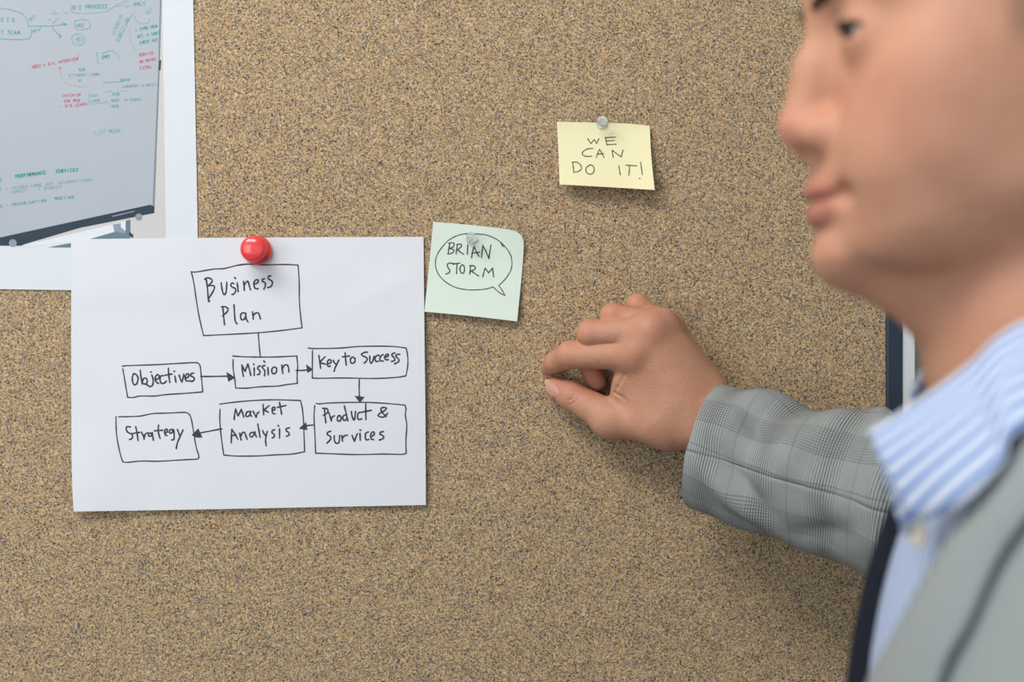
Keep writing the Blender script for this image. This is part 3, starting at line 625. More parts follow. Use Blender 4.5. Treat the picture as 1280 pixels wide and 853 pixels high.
def build_head(F):
    F.add(hell((8, 0, 20), (97, 77, 95)))
    F.add(face, 0.022)
    for s in (-1, 1):
        F.add(hell((66, s * 47, -26), (24, 17, 16)), 0.014)      # cheekbone
        F.add(hell((74, s * 38, -54), (24, 18, 28)), 0.016)      # cheek
        F.add(hcone((100, s * 10, 9), (88, s * 44, 10), 5.5, 6), 0.012)   # brow ridge
        F.cut(hell((106, s * 33, -6), (7.5, 15, 8.5)), 0.016)      # eye hollow
        F.add(hell((44, s * 55, -34), (34, 14, 36)), 0.022)     # side of the cheek
        F.add(hcone((70, s * 30, -88), (22, s * 50, -62), 10, 13), 0.024)      # jaw line
    F.add(hcone((97, 0, 6), (108.5, 0, -18), 6, 6.2), 0.014)     # nose
    F.add(hcone((108.5, 0, -18), (114.2, 0, -41), 6.4, 9.3), 0.011)
    for s in (-1, 1):
        F.add(hell((105, s * 12, -46), (11, 7.5, 8)), 0.007)
    F.add(hcone((115, 0, -47), (106, 0, -54), 4.6, 5), 0.004)
    for s in (-1, 1): F.cut(hell((112, s * 6.5, -54), (5.5, 3, 3.2)), 0.002)
    for s in (-1, 1):                                            # lips
        F.add(hcone((98, s * 23, -73), (105.8, s * 9, -70.5), 2.8, 4.1), 0.004)
        F.add(hcone((105.8, s * 9, -70.5), (107.2, 0, -69.8), 4.1, 4.6), 0.003)
        F.add(hcone((98, s * 22, -75), (103.8, s * 9, -79), 3.2, 5.0), 0.004)
        F.add(hcone((103.8, s * 9, -79), (104.6, 0, -79.4), 5.0, 5.4), 0.003)
    F.add(hell((97.5, 0, -98), (8.8, 16, 10)), 0.008)            # chin
    F.add(hcone((84, 0, -101), (61, 0, -108.5), 13.5, 20.5), 0.014)    # under the chin
    for s in (-1, 1):
        F.cut(hcone((99, s * 27, -73.2), (109, s * 10, -74.4), 1.9, 1.5), 0.003)
        F.cut(hcone((109, s * 10, -74.4), (111.8, 0, -74.2), 1.5, 1.3), 0.003)
        F.cut(hell((101.5, s * 27, -73), (2.0, 3, 2.0)), 0.008)             # mouth corner
        F.add(ell(H(90.5, s * 32.5, -8), [0.0128] * 3), 0.009)                 # lids over the eyeball
        F.cut(hell((103.5, s * 33.5, -8.3), (8, 13.0, 2.6)), 0.0012)  # lid opening
        R = [[.96, .0, .28], [0, 1, 0], [-.28, 0, .96]]
        F.add(ell(H(-8, s * 78.5, -8), (0.016, 0.0062, 0.029), R), 0.004)       # ear
        F.cut(ell(H(-5, s * 85.5, -8), (0.009, 0.006, 0.017), R), 0.003)
        F.add(hell((-1, s * 78, -32), (6, 4.2, 7.5)), 0.004)
NECK = [((14, 0, -70), 54), ((0, 0, -135), 55), ((-18, 0, -185), 61)]

# ---- right hand, joints given as (pixel of the enlarged study, height off the cork mm)
def HP(X, Y, h): return P(660 + X / 3.708, 350 + Y / 3.708, h / 1000)
def jc(a, b): return cone(HP(*a[:3]), HP(*b[:3]), a[3] / 1000, b[3] / 1000)
J = dict(
 iM=(492, 343, 48, 12.2), iP=(195, 349, 33, 10.5), iD=(126, 382, 17, 8.0), iT=(95, 408, 7.0, 6.4),
 mM=(562, 240, 52, 11.6), mP=(288, 246, 42, 9.9), mD=(262, 345, 19, 8.4), mT=(318, 470, 10, 7.9),
 rM=(612, 216, 44, 10.6), rP=(392, 166, 39, 9.3), rD=(372, 238, 18, 8.0), rT=(425, 345, 9, 7.4),
 pM=(652, 230, 29, 10.2), pP=(507, 116, 28, 8.3), pD=(487, 180, 13, 7.2), pT=(520, 262, 8, 6.6),
 tC=(655, 672, 38, 18.0), tM=(372, 636, 27, 14.0), tI=(200, 536, 17, 11.0), tT=(126, 499, 9.6, 8.0),
 wR=(780, 672, 45, 16.0), wU=(815, 530, 36, 15.0))
def build_hand(F):
    lo, hi = np.array([0.012, -0.085, -0.105]), np.array([0.185, 0.004, 0.052])
    sl = F.sub(lo, hi)[0]
    G = Field(*[a[s] for a, s in zip(F.g, sl)])
    for f in 'imrp':
        B = Field(*G.g)
        B.add(jc(J[f + 'M'], J[f + 'P'])); B.add(jc(J[f + 'P'], J[f + 'D']), 0.003); B.add(jc(J[f + 'D'], J[f + 'T']), 0.003)
        G.f = smin(G.f, B.f, 0.0012)
    T = Field(*G.g)
    for a, b in (('iM', 'wR'), ('mM', 'wR'), ('mM', 'wU'), ('rM', 'wU'), ('pM', 'wU'), ('iM', 'mM'), ('mM', 'rM'), ('rM', 'pM'), ('wR', 'wU')):
        q, r = J[a], J[b]; T.add(jc((q[0], q[1], q[2] - 1.5, q[3] * 0.97), (r[0], r[1], r[2], r[3])), 0.009)
    T.add(jc((690, 300, 24, 12), (820, 520, 30, 15)), 0.008)          # heel of the hand, little-finger side
    T.add(jc((640, 330, 30, 12), (760, 600, 34, 17)), 0.008)
    T.add(jc((630, 270, 44, 13), (790, 560, 42, 16.5)), 0.010); T.add(jc((570, 300, 50, 12), (765, 590, 46, 16)), 0.010)
    T.add(jc((478, 452, 38, 11.0), (640, 600, 42, 17)), 0.010)         # first web muscle
    T.add(jc((462, 520, 34, 10.0), (600, 640, 40, 17)), 0.008)
    T.add(jc((440, 468, 38, 7.0), (428, 520, 33, 7.0)), 0.007)
    Th = Field(*G.g)
    Th.add(jc(J['tC'], J['tM'])); Th.add(jc(J['tM'], J['tI']), 0.004); Th.add(jc(J['tI'], J['tT']), 0.004); Th.add(jc(J['tC'], J['wR']), 0.010)
    Th.add(ell(HP(385, 655, 27), [0.0142] * 3), 0.006)
    G.f = smin(G.f, Th.f, 0.0012)
    G.f = smin(G.f, T.f, 0.0065)
    for x, y, h, r in ((498, 318, 55, 5.5), (566, 222, 57.5, 4.6), (618, 196, 50, 4.2), (662, 205, 33, 4.5)):   # knuckle caps
        G.add(ell(HP(x, y, h), [r / 1000] * 3), 0.012)
    # creases: web fold, palm-side bend of the index finger, thumb joint
    def top(X, Y):
        h = 0.075
        while h > 0.004:
            p = HP(X, Y, h * 1000); i = [int(np.argmin(np.abs(g - c))) for g, c in zip(G.g, p)]
            if G.f[i[0], i[1], i[2]] < 0: return h * 1000
            h -= 0.0004
        return 0.0
    def crease(pts, r, k):
        q = [(x, y, top(x, y) + 0.2) for x, y in pts]
        for a, b in zip(q, q[1:]): G.cut(cone(HP(*a), HP(*b), r / 1000, r / 1000), k / 1000)
    crease([(448, 440), (430, 470), (414, 500), (402, 524)], 0.45, 2.2)
    crease([(402, 524), (424, 536), (450, 556)], 0.45, 2.0)
    crease([(336, 404), (328, 388), (326, 372)], 0.2, 1.6)
    crease([(180, 560), (200, 555), (222, 530)], 0.15, 1.4); crease([(190, 580), (214, 570), (236, 545)], 0.15, 1.4)
    F.merge(G, 0.004)

# ---- torso, arms and legs (relative to the camera height)
RW = np.array(HP(797, 600, 40)); RE = np.array((0.350, -0.190, -0.132)); RS = np.array((0.345, -0.385, -0.075))
LS = np.array((0.295, -0.700, -0.090)); LE = np.array((0.345, -0.760, -0.370)); LW = np.array((0.270, -0.750, -0.600))
def torso(x, y, z, off=0.0):
    d = ell((0.285, -0.53, -0.20), (0.126, 0.190, 0.22))(x, y, z)
    d = smin(d, ell((0.285, -0.53, -0.40), (0.118, 0.170, 0.22))(x, y, z), 0.06)
    d = smin(d, ell((0.295, -0.53, -0.57), (0.122, 0.172, 0.17))(x, y, z), 0.06)
    d = smin(d, cone((0.285, -0.53, -0.075), RS + np.array((-0.01, 0, 0.01)), 0.066, 0.056)(x, y, z), 0.05)
    d = smin(d, cone((0.285, -0.53, -0.075), LS, 0.066, 0.056)(x, y, z), 0.05)
    d = smin(d, cone((0.262, -0.516, -0.02), (0.30, -0.53, -0.10), 0.055, 0.075)(x, y, z), 0.04)
    return d - off
torso.box = (np.array((0.12, -0.80, -0.80)), np.array((0.45, -0.27, 0.06)))
LEGS = []
for s, fx in ((-1, 0.0), (1, 0.05)):
    hip = (0.295 + fx * 0.3, -0.53 + s * 0.085, -0.62); knee = (0.285 + fx, -0.53 + s * 0.10, -0.98); ank = (0.315 + fx, -0.53 + s * 0.105, -1.37)
    LEGS.append((hip, knee, ank))
F = Field(axis((0.0, 0.165, 0.0008), (0.165, 0.245, 0.0016), (0.245, 0.36, 0.003), (0.36, 0.50, 0.006)),
          axis((-0.86, -0.62, 0.006), (-0.62, -0.41, 0.0018), (-0.41, -0.085, 0.006), (-0.085, 0.004, 0.0008)),
          axis((-1.46, -0.70, 0.008), (-0.70, -0.11, 0.005), (-0.11, 0.052, 0.0008), (0.052, 0.26, 0.0018)))
F.add(torso, 0.0)
for (a, ra), (b, rb) in zip(NECK[:-1], NECK[1:]): F.add(hcone(a, b, ra, rb), 0.014 if a is NECK[0][0] else 0.02)
build_head(F)
RM = np.array((0.232, -0.097, -0.094))
F.add(cone(RS, RE, 0.044, 0.030), 0.02); F.add(cone(RE, RM, 0.030, 0.029), 0.008); F.add(cone(RM, RW, 0.029, 0.021), 0.015)
build_hand(F)
F.add(cone(LS, LE, 0.050, 0.040), 0.03); F.add(cone(LE, LW, 0.040, 0.026), 0.01)
# left hand hanging relaxed at his side
def lh(dx, dy, dz): return tuple(LW + np.array((dx, dy, dz)))
F.add(cone(lh(0, 0, -0.02), lh(-0.018, 0.004, -0.085), 0.022, 0.024), 0.014)
F.add(cone(lh(0.014, 0, -0.03), lh(0.012, 0.004, -0.085), 0.018, 0.020), 0.014)
for i, (dx, ln) in enumerate(((-0.036, 0.070), (-0.014, 0.080), (0.008, 0.074), (0.029, 0.058))):
    a, b, c = lh(dx, 0.003, -0.092), lh(dx - 0.006, 0.010, -0.092 - ln * 0.55), lh(dx - 0.004, 0.028, -0.092 - ln)
    F.add(cone(a, b, 0.0098, 0.0088), 0.006); F.add(cone(b, c, 0.0088, 0.007), 0.004)
F.add(cone(lh(-0.022, 0.004, -0.03), lh(-0.052, 0.018, -0.075), 0.013, 0.0115), 0.010); F.add(cone(lh(-0.052, 0.018, -0.075), lh(-0.056, 0.03, -0.108), 0.0112, 0.008), 0.004)
for hip, knee, ank in LEGS:
    F.add(cone(hip, knee, 0.080, 0.055), 0.03); F.add(cone(knee, ank, 0.052, 0.036), 0.02)
    F.add(cone((ank[0], ank[1], -1.42), (ank[0] - 0.14, ank[1], -1.435), 0.034, 0.022), 0.02)
V, Q = F.mesh()
Vw = V + np.array((0, 0, ZC))
person = np_mesh('person', Vw, Q, M_SKIN)
tag(person, 'person in grey checked blazer and blue striped shirt resting one hand on the cork', 'person')
# natural skin colour: redder knuckles and finger ends, lips, beard shadow
tint = np.zeros((len(V), 4), np.float32); tint[:, 3] = 1
def blob(c, r): return np.exp(-(((V - np.array(c)) / np.array(r)) ** 2).sum(1))
for k, r in (('iP', .011), ('mP', .010), ('rP', .010), ('pP', .009), ('iT', .010), ('tT', .010), ('mT', .016), ('iM', .012), ('mM', .010), ('tI', .010)):
    tint[:, 0] += 0.85 * blob(HP(*J[k][:3]), (r, r * 1.3, r))
tint[:, 0] += 0.5 * blob(H(118, 0, -42), (.014, .02, .014))
for s in (-1, 1):
    tint[:, 0] += 0.35 * blob(H(80, s * 45, -40), (.026, .03, .022))
    lm = blob(H(107, s * 7, -69.8), (.012, .011, .0042)) + blob(H(105, s * 7, -79), (.012, .011, .0052))
    tint[:, 1] = np.maximum(tint[:, 1], np.clip(lm * 1.1, 0, 0.6))
for s in (-1, 1):
    side = np.clip(1 - (np.abs(V[:, 0] - (HX - 0.034)) / 0.019) ** 4, 0, 1) * np.clip((V[:, 2] - HZ + 0.026) / 0.012, 0, 1) * np.clip((0.03 - V[:, 2] + HZ) / 0.01, 0, 1) * (np.abs(V[:, 1] - HY) > 0.05)
    tint[:, 2] = np.maximum(tint[:, 2], side * 0.9)
at = person.data.color_attributes.new('tint', 'FLOAT_COLOR', 'POINT')
at.data.foreach_set('color', np.clip(tint, 0, 1).ravel())

# eyes, brows, nail, hair
def surf_x(L, Z):
    """forward position of the face surface at a side and height (mm)"""
    j = int(np.argmin(np.abs(F.g[1] - (HY - L / 1000)))); k = int(np.argmin(np.abs(F.g[2] - (HZ + Z / 1000))))
    i = int(np.argmax(F.f[:, j, k] < 0)); return (HX - F.g[0][i]) * 1000
for s in (-1, 1):
    bm = bmesh.new(); bmesh.ops.create_uvsphere(bm, u_segments=32, v_segments=24, radius=0.0118)
    for v in bm.verts: v.co = Vector((-v.co.z, v.co.y, v.co.x))
    for f in bm.faces:
        f.smooth = True; c = f.calc_center_median().normalized()
        f.material_index = 1 if c.x < -0.79 else 0
    me = bpy.data.meshes.new('eye'); bm.to_mesh(me); bm.free(); me.materials.append(M_EYEW); me.materials.append(M_IRIS)
    e = link('eye', me, person); e.location = up(H(91, s * 32.5, -8))
    B = Field(axis((0.10, 0.21, 0.0015)), axis((-0.60, -0.42, 0.0015)), axis((0.12, 0.18, 0.0012)))
    br = [(11, 8, 2.4), (20, 11, 3.2), (29, 13.5, 3.2), (38, 13.5, 2.6), (47, 9.5, 1.4)]
    pts = [((surf_x(s * l, z) - 0.2, s * l, z), r) for l, z, r in br]
    for (p0, r0), (p1, r1) in zip(pts, pts[1:]): B.add(hcone(p0, p1, r0, r1), 0.001)
    v, q = B.mesh(); np_mesh('eyebrow', v + np.array((0, 0, ZC)), q, M_HAIR, person)
    B = Field(axis((0.10, 0.21, 0.0008)), axis((-0.60, -0.42, 0.0008)), axis((0.12, 0.15, 0.0006)))
    pts = [(21.5, -7.2), (26, -5.4), (32, -4.8), (39, -5.4), (45.5, -7.4)]
    pts = [(90.5 + math.sqrt(max(12.9 ** 2 - (l - 32.5) ** 2 - (z + 8) ** 2, 4)) + 1.2, s * l, z) for l, z in pts]
    for p0, p1 in zip(pts, pts[1:]): B.add(hcone(p0, p1, 1.15, 1.15), 0.001)
    v, q = B.mesh(); np_mesh('eyelashes', v + np.array((0, 0, ZC)), q, M_HAIR, person)
Hh = Field(axis((0.10, 0.36, 0.0022)), axis((-0.625, -0.40, 0.0022)), axis((0.03, 0.27, 0.0022)))
Hh.add(hell((5, 0, 24), (100, 80.5, 101)))
X = (HX - Hh.g[0])[:, None, None] * 1000; L = (HY - Hh.g[1])[None, :, None] * 1000; Z = (Hh.g[2] - HZ)[None, None, :] * 1000
side = smax(X - 48 + 0.25 * np.minimum(Z - 30, 0), np.interp(X.ravel(), [-40, 5, 60], [-78, -8, 4]).reshape(X.shape) - Z, 6)
top = smax(58 - Z, X - 92, 8)
mask = smin(side, top, 10); mask = np.minimum(mask, smax(58 - Z, np.abs(X) - 98, 4))
Hh.f = smax(Hh.f, (mask / 1000).astype(np.float32), 0.004)
for s in (-1, 1): Hh.cut(hell((-9, s * 86, -10), (20, 13, 31)), 0.003)
v, q = Hh.mesh(); np_mesh('hair', v + np.array((0, 0, ZC)), q, M_HAIR, person)

def surf_h(px, py, h0=0.075):
    """height of the skin above the cork along one sight line"""
    ia = [np.argmin(np.abs(F.g[i] - c)) for i, c in enumerate(P(px, py, 0.012))]
    h = np.full_like(px, h0) if isinstance(px, np.ndarray) else h0
    while h > 0.001:
        p = P(px, py, h); i = [int(np.clip(np.searchsorted(F.g[k], p[k]), 1, len(F.g[k]) - 1)) for k in range(3)]
        if F.f[i[0], i[1], i[2]] < 0: return h
        h -= 0.0002
    return h
nv, nf, fm = [], [], []
cx, cy, ax, ay = 111, 504, 29, 42
def nail_xy(x0, y0): return cx + x0 + y0 * 0.22, cy + y0 + x0 * 0.25
sm = []
for x0 in np.linspace(-ax, ax, 9):
    for y0 in np.linspace(-ay, ay, 9):
        if (x0 / ax) ** 2 + (y0 / ay) ** 2 < 0.95:
            x, y = nail_xy(x0, y0); hh = surf_h(660 + x / 3.708, 350 + y / 3.708)
            if hh > 0.004: sm.append((x0 / 40, y0 / 40, hh))
sm = np.array(sm); bas = lambda x, y: np.stack([np.ones_like(x), x, y, x * x, x * y, y * y], -1)
cf = np.linalg.lstsq(bas(sm[:, 0], sm[:, 1]), sm[:, 2], rcond=None)[0]
R_ = 8
for r in range(R_ + 1):
    for a in range(28):
        th = 2 * math.pi * a / 28; q = max(r / R_, 0.02)
        ex = math.copysign(abs(math.cos(th)) ** 0.75, math.cos(th)); ey = math.copysign(abs(math.sin(th)) ** 0.85, math.sin(th))
        x0, y0 = ex * ax * q, ey * ay * q; x, y = nail_xy(x0, y0)
        hh = float(bas(np.array([x0 / 40]), np.array([y0 / 40]))[0] @ cf)
        nv.append(up(P(660 + x / 3.708, 350 + y / 3.708, hh + 0.0006 - 0.0009 * q ** 6)))
for r in range(R_):
    for a in range(28):
        nf.append((r * 28 + a, r * 28 + (a + 1) % 28, (r + 1) * 28 + (a + 1) % 28, (r + 1) * 28 + a))
        fm.append(1 if r >= R_ - 1 and math.cos(2 * math.pi * (a + 0.5) / 28) < -0.2 else 0)
nf.append(tuple(range(28))); fm.append(0)
mesh_obj('thumbnail', nv, nf, [M_NAIL, M_NAILTIP], person, True, fm)
# ================================================================ clothes
def plaid_material():
    t = NT('grey glen check wool'); t.b.inputs['Roughness'].default_value = 0.85; t.b.inputs['Specular IOR Level'].default_value = 0.2
    uv = t.n('ShaderNodeSeparateXYZ', {0: t.n('ShaderNodeUVMap').outputs[0]})
    u, v = uv.outputs[0], uv.outputs[1]               # both in millimetres
    co_ = t.n('ShaderNodeTexCoord').outputs['Object']
    def lines(c, per, duty): return t.math('LESS_THAN', t.math('FRACT', t.math('DIVIDE', c, per)), duty)
    def band(c, per, a, b):
        f = t.math('FRACT', t.math('DIVIDE', c, per)); return t.math('MULTIPLY', t.math('GREATER_THAN', f, a), t.math('LESS_THAN', f, b))
    bv, bu = band(v, 46.0, 0.30, 0.80), band(u, 62.0, 0.30, 0.62)
    lv, lu = lines(v, 1.9, 0.45), lines(u, 1.9, 0.45)
    fade = t.math('ABSOLUTE', t.math('SUBTRACT', t.math('FRACT', t.math('DIVIDE', v, 46.0)), 0.57))
    pv = t.math('MULTIPLY', t.math('MULTIPLY', bv, lv), t.math('SUBTRACT', 0.95, t.math('MULTIPLY', fade, 2.6)))
    pu = t.math('MULTIPLY', t.math('MULTIPLY', bu, lu), 0.42)
    thin = t.math('ADD', t.math('MULTIPLY', band(u, 62.0, 0.0, 0.012), 0.45), t.math('MULTIPLY', band(v, 46.0, 0.02, 0.036), 0.32))
    dark = t.math('MINIMUM', t.math('ADD', t.math('ADD', pv, pu), thin), 1.0)
    fine = t.n('ShaderNodeTexNoise', {'Vector': co_, 'Scale': 1300.0, 'Detail': 2.0}).outputs[0]
    base = t.mix(fine, srgb(164, 168, 165), srgb(128, 134, 136))
    base = t.mix(t.math('MULTIPLY', t.math('MULTIPLY', bv, t.math('SUBTRACT', 1.0, lv)), 0.22), base, srgb(200, 198, 190))
    t.base(t.mix(t.math('MULTIPLY', dark, 0.88), base, srgb(52, 58, 66)))
    t.bump(fine, 0.2, 0.0004)
    return t.m
M_PLAID = plaid_material()
def wool_material(name, edge_band):
    t = NT(name); t.b.inputs['Roughness'].default_value = 0.85; t.b.inputs['Specular IOR Level'].default_value = 0.2
    co_ = t.n('ShaderNodeTexCoord').outputs['Object']
    n = t.n('ShaderNodeTexNoise', {'Vector': co_, 'Scale': 1200.0, 'Detail': 2.0}).outputs[0]
    w = t.n('ShaderNodeTexWave', {'Vector': co_, 'Scale': 260.0, 'Distortion': 0.0}, bands_direction='Y').outputs[0]
    c = t.mix(n, srgb(164, 170, 170), srgb(138, 146, 148)); c = t.mix(t.math('MULTIPLY', w, 0.22), c, srgb(110, 118, 122))
    if edge_band:                                        # dark band coloured along the far front edge
        at_ = t.n('ShaderNodeAttribute', attribute_name='far_edge').outputs['Fac']
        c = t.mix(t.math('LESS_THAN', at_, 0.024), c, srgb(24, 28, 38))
    t.base(c); t.bump(n, 0.2, 0.0005); return t.m
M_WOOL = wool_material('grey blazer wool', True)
M_LAPEL = wool_material('grey lapel wool', False)
M_LINING = simple('dark blazer lining', srgb(34, 38, 48), 0.6, 0.3, (300, 0.3, 0.05))
def stripe_material(name, use_uv, per):
    t = NT(name); t.b.inputs['Roughness'].default_value = 0.8; t.b.inputs['Specular IOR Level'].default_value = 0.2
    co_ = t.n('ShaderNodeTexCoord').outputs['Object']
    c = t.n('ShaderNodeSeparateXYZ', {0: t.n('ShaderNodeUVMap').outputs[0] if use_uv else co_}).outputs[1]
    f = t.math('FRACT', t.math('DIVIDE', c, per))
    s = t.math('MULTIPLY', t.math('GREATER_THAN', f, 0.5), t.math('LESS_THAN', f, 0.93))
    n = t.n('ShaderNodeTexNoise', {'Vector': co_, 'Scale': 1500.0, 'Detail': 2.0}).outputs[0]
    col = t.mix(s, srgb(212, 221, 236), srgb(88, 130, 198))
    t.base(t.mix(t.math('MULTIPLY', n, 0.12), col, srgb(180, 190, 215))); t.bump(n, 0.15, 0.0003); return t.m
M_STRIPE_UV = stripe_material('blue striped shirt collar cotton', True, 6.8)
M_STRIPE = stripe_material('blue striped shirt cotton', False, 0.0056)
M_TROUSER = simple('charcoal trouser wool', srgb(70, 74, 80), 0.85, 0.2, (900, 0.3, 0.2))
M_SHOE = simple('black shoe leather', srgb(24, 22, 22), 0.35, 0.5, (200, 0.2, 0.1))
M_BUTTON = simple('pearl button', srgb(214, 206, 196), 0.3, 0.5, (200, 0.1, 0.0))
UPZ = np.array((0, 0, ZC))

# ---- shirt
S = Field(axis((0.10, 0.46, 0.004)), axis((-0.84, -0.28, 0.004)), axis((-0.74, 0.05, 0.004)))
X, Y, Z = np.ix_(*S.g)
body = torso(X, Y, Z)
neck_hole = cone(H(40, 0, -100), H(10, 0, -178), 0.062, 0.058)
S.f = smax((body - 0.004), -(neck_hole(X, Y, Z)), 0.004).astype(np.float32)
S.f = smax(S.f, Z - 0.005 + 0 * X + 0 * Y, 0.004); S.f = smax(S.f, (-0.66 - Z) + 0 * X + 0 * Y, 0.004)
v, q = S.mesh(); shirt = np_mesh('shirt', v + UPZ, q, M_STRIPE, person)
shirt['label'] = 'light blue striped shirt'

# ---- blazer body, open at the front
Jf = Field(*S.g)
far_e = np.interp(S.g[2], [-0.74, -0.30, -0.127, -0.03, 0.06], [-0.52, -0.515, -0.47, -0.44, -0.44])
near_e = np.interp(S.g[2], [-0.74, -0.30, -0.16, -0.127, -0.075, -0.03, 0.06], [-0.525, -0.535, -0.575, -0.588, -0.600, -0.603, -0.603])
jac = body - 0.013
wedge = np.maximum(np.maximum(Y - far_e[None, None, :], near_e[None, None, :] - Y), X - 0.27)
collar_hole = cone((0.150, -0.52, 0.03), (0.26, -0.516, 0.02), 0.085, 0.080)
jac = smax(jac, -wedge, 0.006)
jac = smax(jac, -collar_hole(X, Y, Z), 0.006)
jac = np.maximum(jac, Z - 0.015 + 0 * X + 0 * Y); jac = np.maximum(jac, -0.70 - Z + 0 * X + 0 * Y)
Jf.f = jac.astype(np.float32)
Jf.add(cone(LS, LE, 0.064, 0.056), 0.03); Jf.add(cone(LE, LW + (LE - LW) * 0.08, 0.056, 0.043), 0.012)
v, q = Jf.mesh()
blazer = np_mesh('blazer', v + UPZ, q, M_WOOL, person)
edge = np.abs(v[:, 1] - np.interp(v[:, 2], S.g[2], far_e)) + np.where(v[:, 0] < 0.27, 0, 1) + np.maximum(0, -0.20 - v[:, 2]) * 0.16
blazer.data.attributes.new('far_edge', 'FLOAT', 'POINT').data.foreach_set('value', np.clip(edge, -1, 1).astype(np.float32))
blazer['label'] = 'grey checked blazer, worn open'
def jac_hit(px, py, off=0.003):
    """where the sight line through a photo point meets the blazer, lifted a little off it"""
    h = 0.75
    while h > 0.35:
        p = P(px, py, h)
        if torso(*[np.array([c]) for c in p])[0] - 0.013 - off < 0: return np.array(p)
        h -= 0.001
    return None
def at_y(px, py, y): return np.array(P(px, py, -y))
def strip(name, A, B, mat, parent, n=40, m=10, thick=0.002, bulge=None, uv=False, roll=0.0):
    """ruled cloth between two edge curves"""
    def rs(c):
        c = np.array(c, float); k = len(c); t = np.linspace(0, k - 1, n + 1); out = []
        for x in t:
            i = min(int(x), k - 2); f = x - i
            p0, p1, p2, p3 = c[max(i - 1, 0)], c[i], c[i + 1], c[min(i + 2, k - 1)]
            out.append(0.5 * (2 * p1 + (p2 - p0) * f + (2 * p0 - 5 * p1 + 4 * p2 - p3) * f * f + (3 * p1 - p0 - 3 * p2 + p3) * f ** 3))
        return np.array(out)
    a, b = rs(A), rs(B); V, Fc, U = [], [], []
    L = np.r_[0, np.cumsum(np.linalg.norm(np.diff(a, axis=0), axis=1))]
    for i in range(n + 1):
        for j in range(m + 1):
            t = j / m; p = a[i] * (1 - t) + b[i] * t
            if bulge is not None: p = p + np.array(bulge) * math.sin(math.pi * t) 
            V.append(tuple(p + UPZ)); U.append((L[i] * 1000, np.linalg.norm(b[i] - a[i]) * t * 1000))
    for i in range(n):
        for j in range(m):
            q0 = i * (m + 1) + j; Fc.append((q0, q0 + 1, q0 + m + 2, q0 + m + 1))
    o = mesh_obj(name, V, Fc, mat, parent, True, None, U)
    md = o.modifiers.new('thickness', 'SOLIDIFY'); md.thickness = thick; md.offset = 0
    return o
# near lapel lies on the chest, rolling from neck to button
def front_hit(y, z, off):
    x = 0.05
    while torso(np.array([x]), np.array([y]), np.array([z]))[0] - 0.013 - off > 0: x += 0.001
    return np.array((x, y, z))
inn = [at_y(1345, 440, -0.595), at_y(1290, 515, -0.604)] + [jac_hit(*p, 0.007) for p in ((1250, 590), (1185, 680), (1122, 790), (1078, 885))] + [front_hit(-0.548, -0.20, 0.007), front_hit(-0.536, -0.29, 0.006)]
out_ = [at_y(1385, 500, -0.625), jac_hit(1340, 575)] + [jac_hit(*p, 0.0035) for p in ((1290, 640), (1248, 700), (1212, 778), (1172, 862))] + [front_hit(-0.585, -0.205, 0.004), front_hit(-0.541, -0.29, 0.005)]
strip('lapel', inn, out_, M_LAPEL, blazer, 48, 10, 0.003, (-0.003, -0.003, 0))
# ---- shirt collar: band around the neck, folded leaf outside
Fo = [(0.184, -0.474, -0.020), (0.189, -0.468, -0.015), (0.196, -0.462, -0.008), (0.212, -0.453, 0.006), (0.250, -0.447, 0.028), (0.300, -0.465, 0.046), (0.325, -0.516, 0.052), (0.300, -0.572, 0.046), (0.250, -0.592, 0.026)]
Fo += [at_y(1280, 402, -0.587), at_y(1210, 457, -0.580), at_y(1150, 500, -0.570), at_y(1086, 540, -0.556)]
Eo = [(0.190, -0.466, -0.056), (0.196, -0.448, -0.050), (0.206, -0.436, -0.042), (0.226, -0.426, -0.030), (0.262, -0.420, -0.012), (0.318, -0.448, 0.004), (0.348, -0.516, 0.010), (0.318, -0.590, 0.004), (0.258, -0.622, -0.012)]
Eo += [at_y(1290, 530, -0.616), at_y(1252, 582, -0.613), at_y(1200, 632, -0.602), at_y(1142, 652, -0.577)]
collar = strip('collar', Fo, Eo, M_STRIPE_UV, shirt, 80, 10, 0.0012, (-0.002, 0, 0.002))
collar['label'] = 'striped collar, unbuttoned'
nc = np.array((0.235, -0.516, 0))
So = [tuple(np.array(p) + (np.array((nc[0], nc[1], p[2])) - np.array(p)) * 0.10 + np.array((0.006, 0, -0.042))) for p in Fo]
strip('collar_stand', Fo, So, M_STRIPE_UV, shirt, 80, 6, 0.0012)
# small shirt button below the collar point
v, f = lathe([(0.0005, 0), (0.0052, 0.0004), (0.0056, 0.0012), (0.005, 0.0018), (0.0035, 0.0014)], 20)
b = mesh_obj('button', v, f, M_BUTTON, shirt, True)
b.location = up(P(1150, 668, 0.556)); b.rotation_euler = (0, 0, -1.1)

# ---- right sleeve: rings around the forearm, folds, check pattern along and around
path = np.array([(0.1475, -0.050, -0.0800), (0.190, -0.073, -0.0915), (0.232, -0.097, -0.102), (0.268, -0.117, -0.1125), (0.318, -0.150, -0.128), (0.352, -0.190, -0.134), (0.366, -0.280, -0.108), (0.335, -0.420, -0.070)])
halfV = [0.0465, 0.0495, 0.0515, 0.0545, 0.0570, 0.0600, 0.0640, 0.0680]
halfD = [0.0390, 0.0420, 0.0440, 0.0470, 0.0520, 0.0560, 0.0640, 0.0680]
def crv(arr, t):
    a = np.array(arr, float); i = min(int(t), len(a) - 2); f = t - i
    p0, p1, p2, p3 = a[max(i - 1, 0)], a[i], a[i + 1], a[min(i + 2, len(a) - 1)]
    return 0.5 * (2 * p1 + (p2 - p0) * f + (2 * p0 - 5 * p1 + 4 * p2 - p3) * f * f + (3 * p1 - p0 - 3 * p2 + p3) * f ** 3)
NR, NS = 190, 120
V, Fc, U = [], [], []; dist = 0; last = None
def gauss(x, s): return math.exp(-(x / s) ** 2)
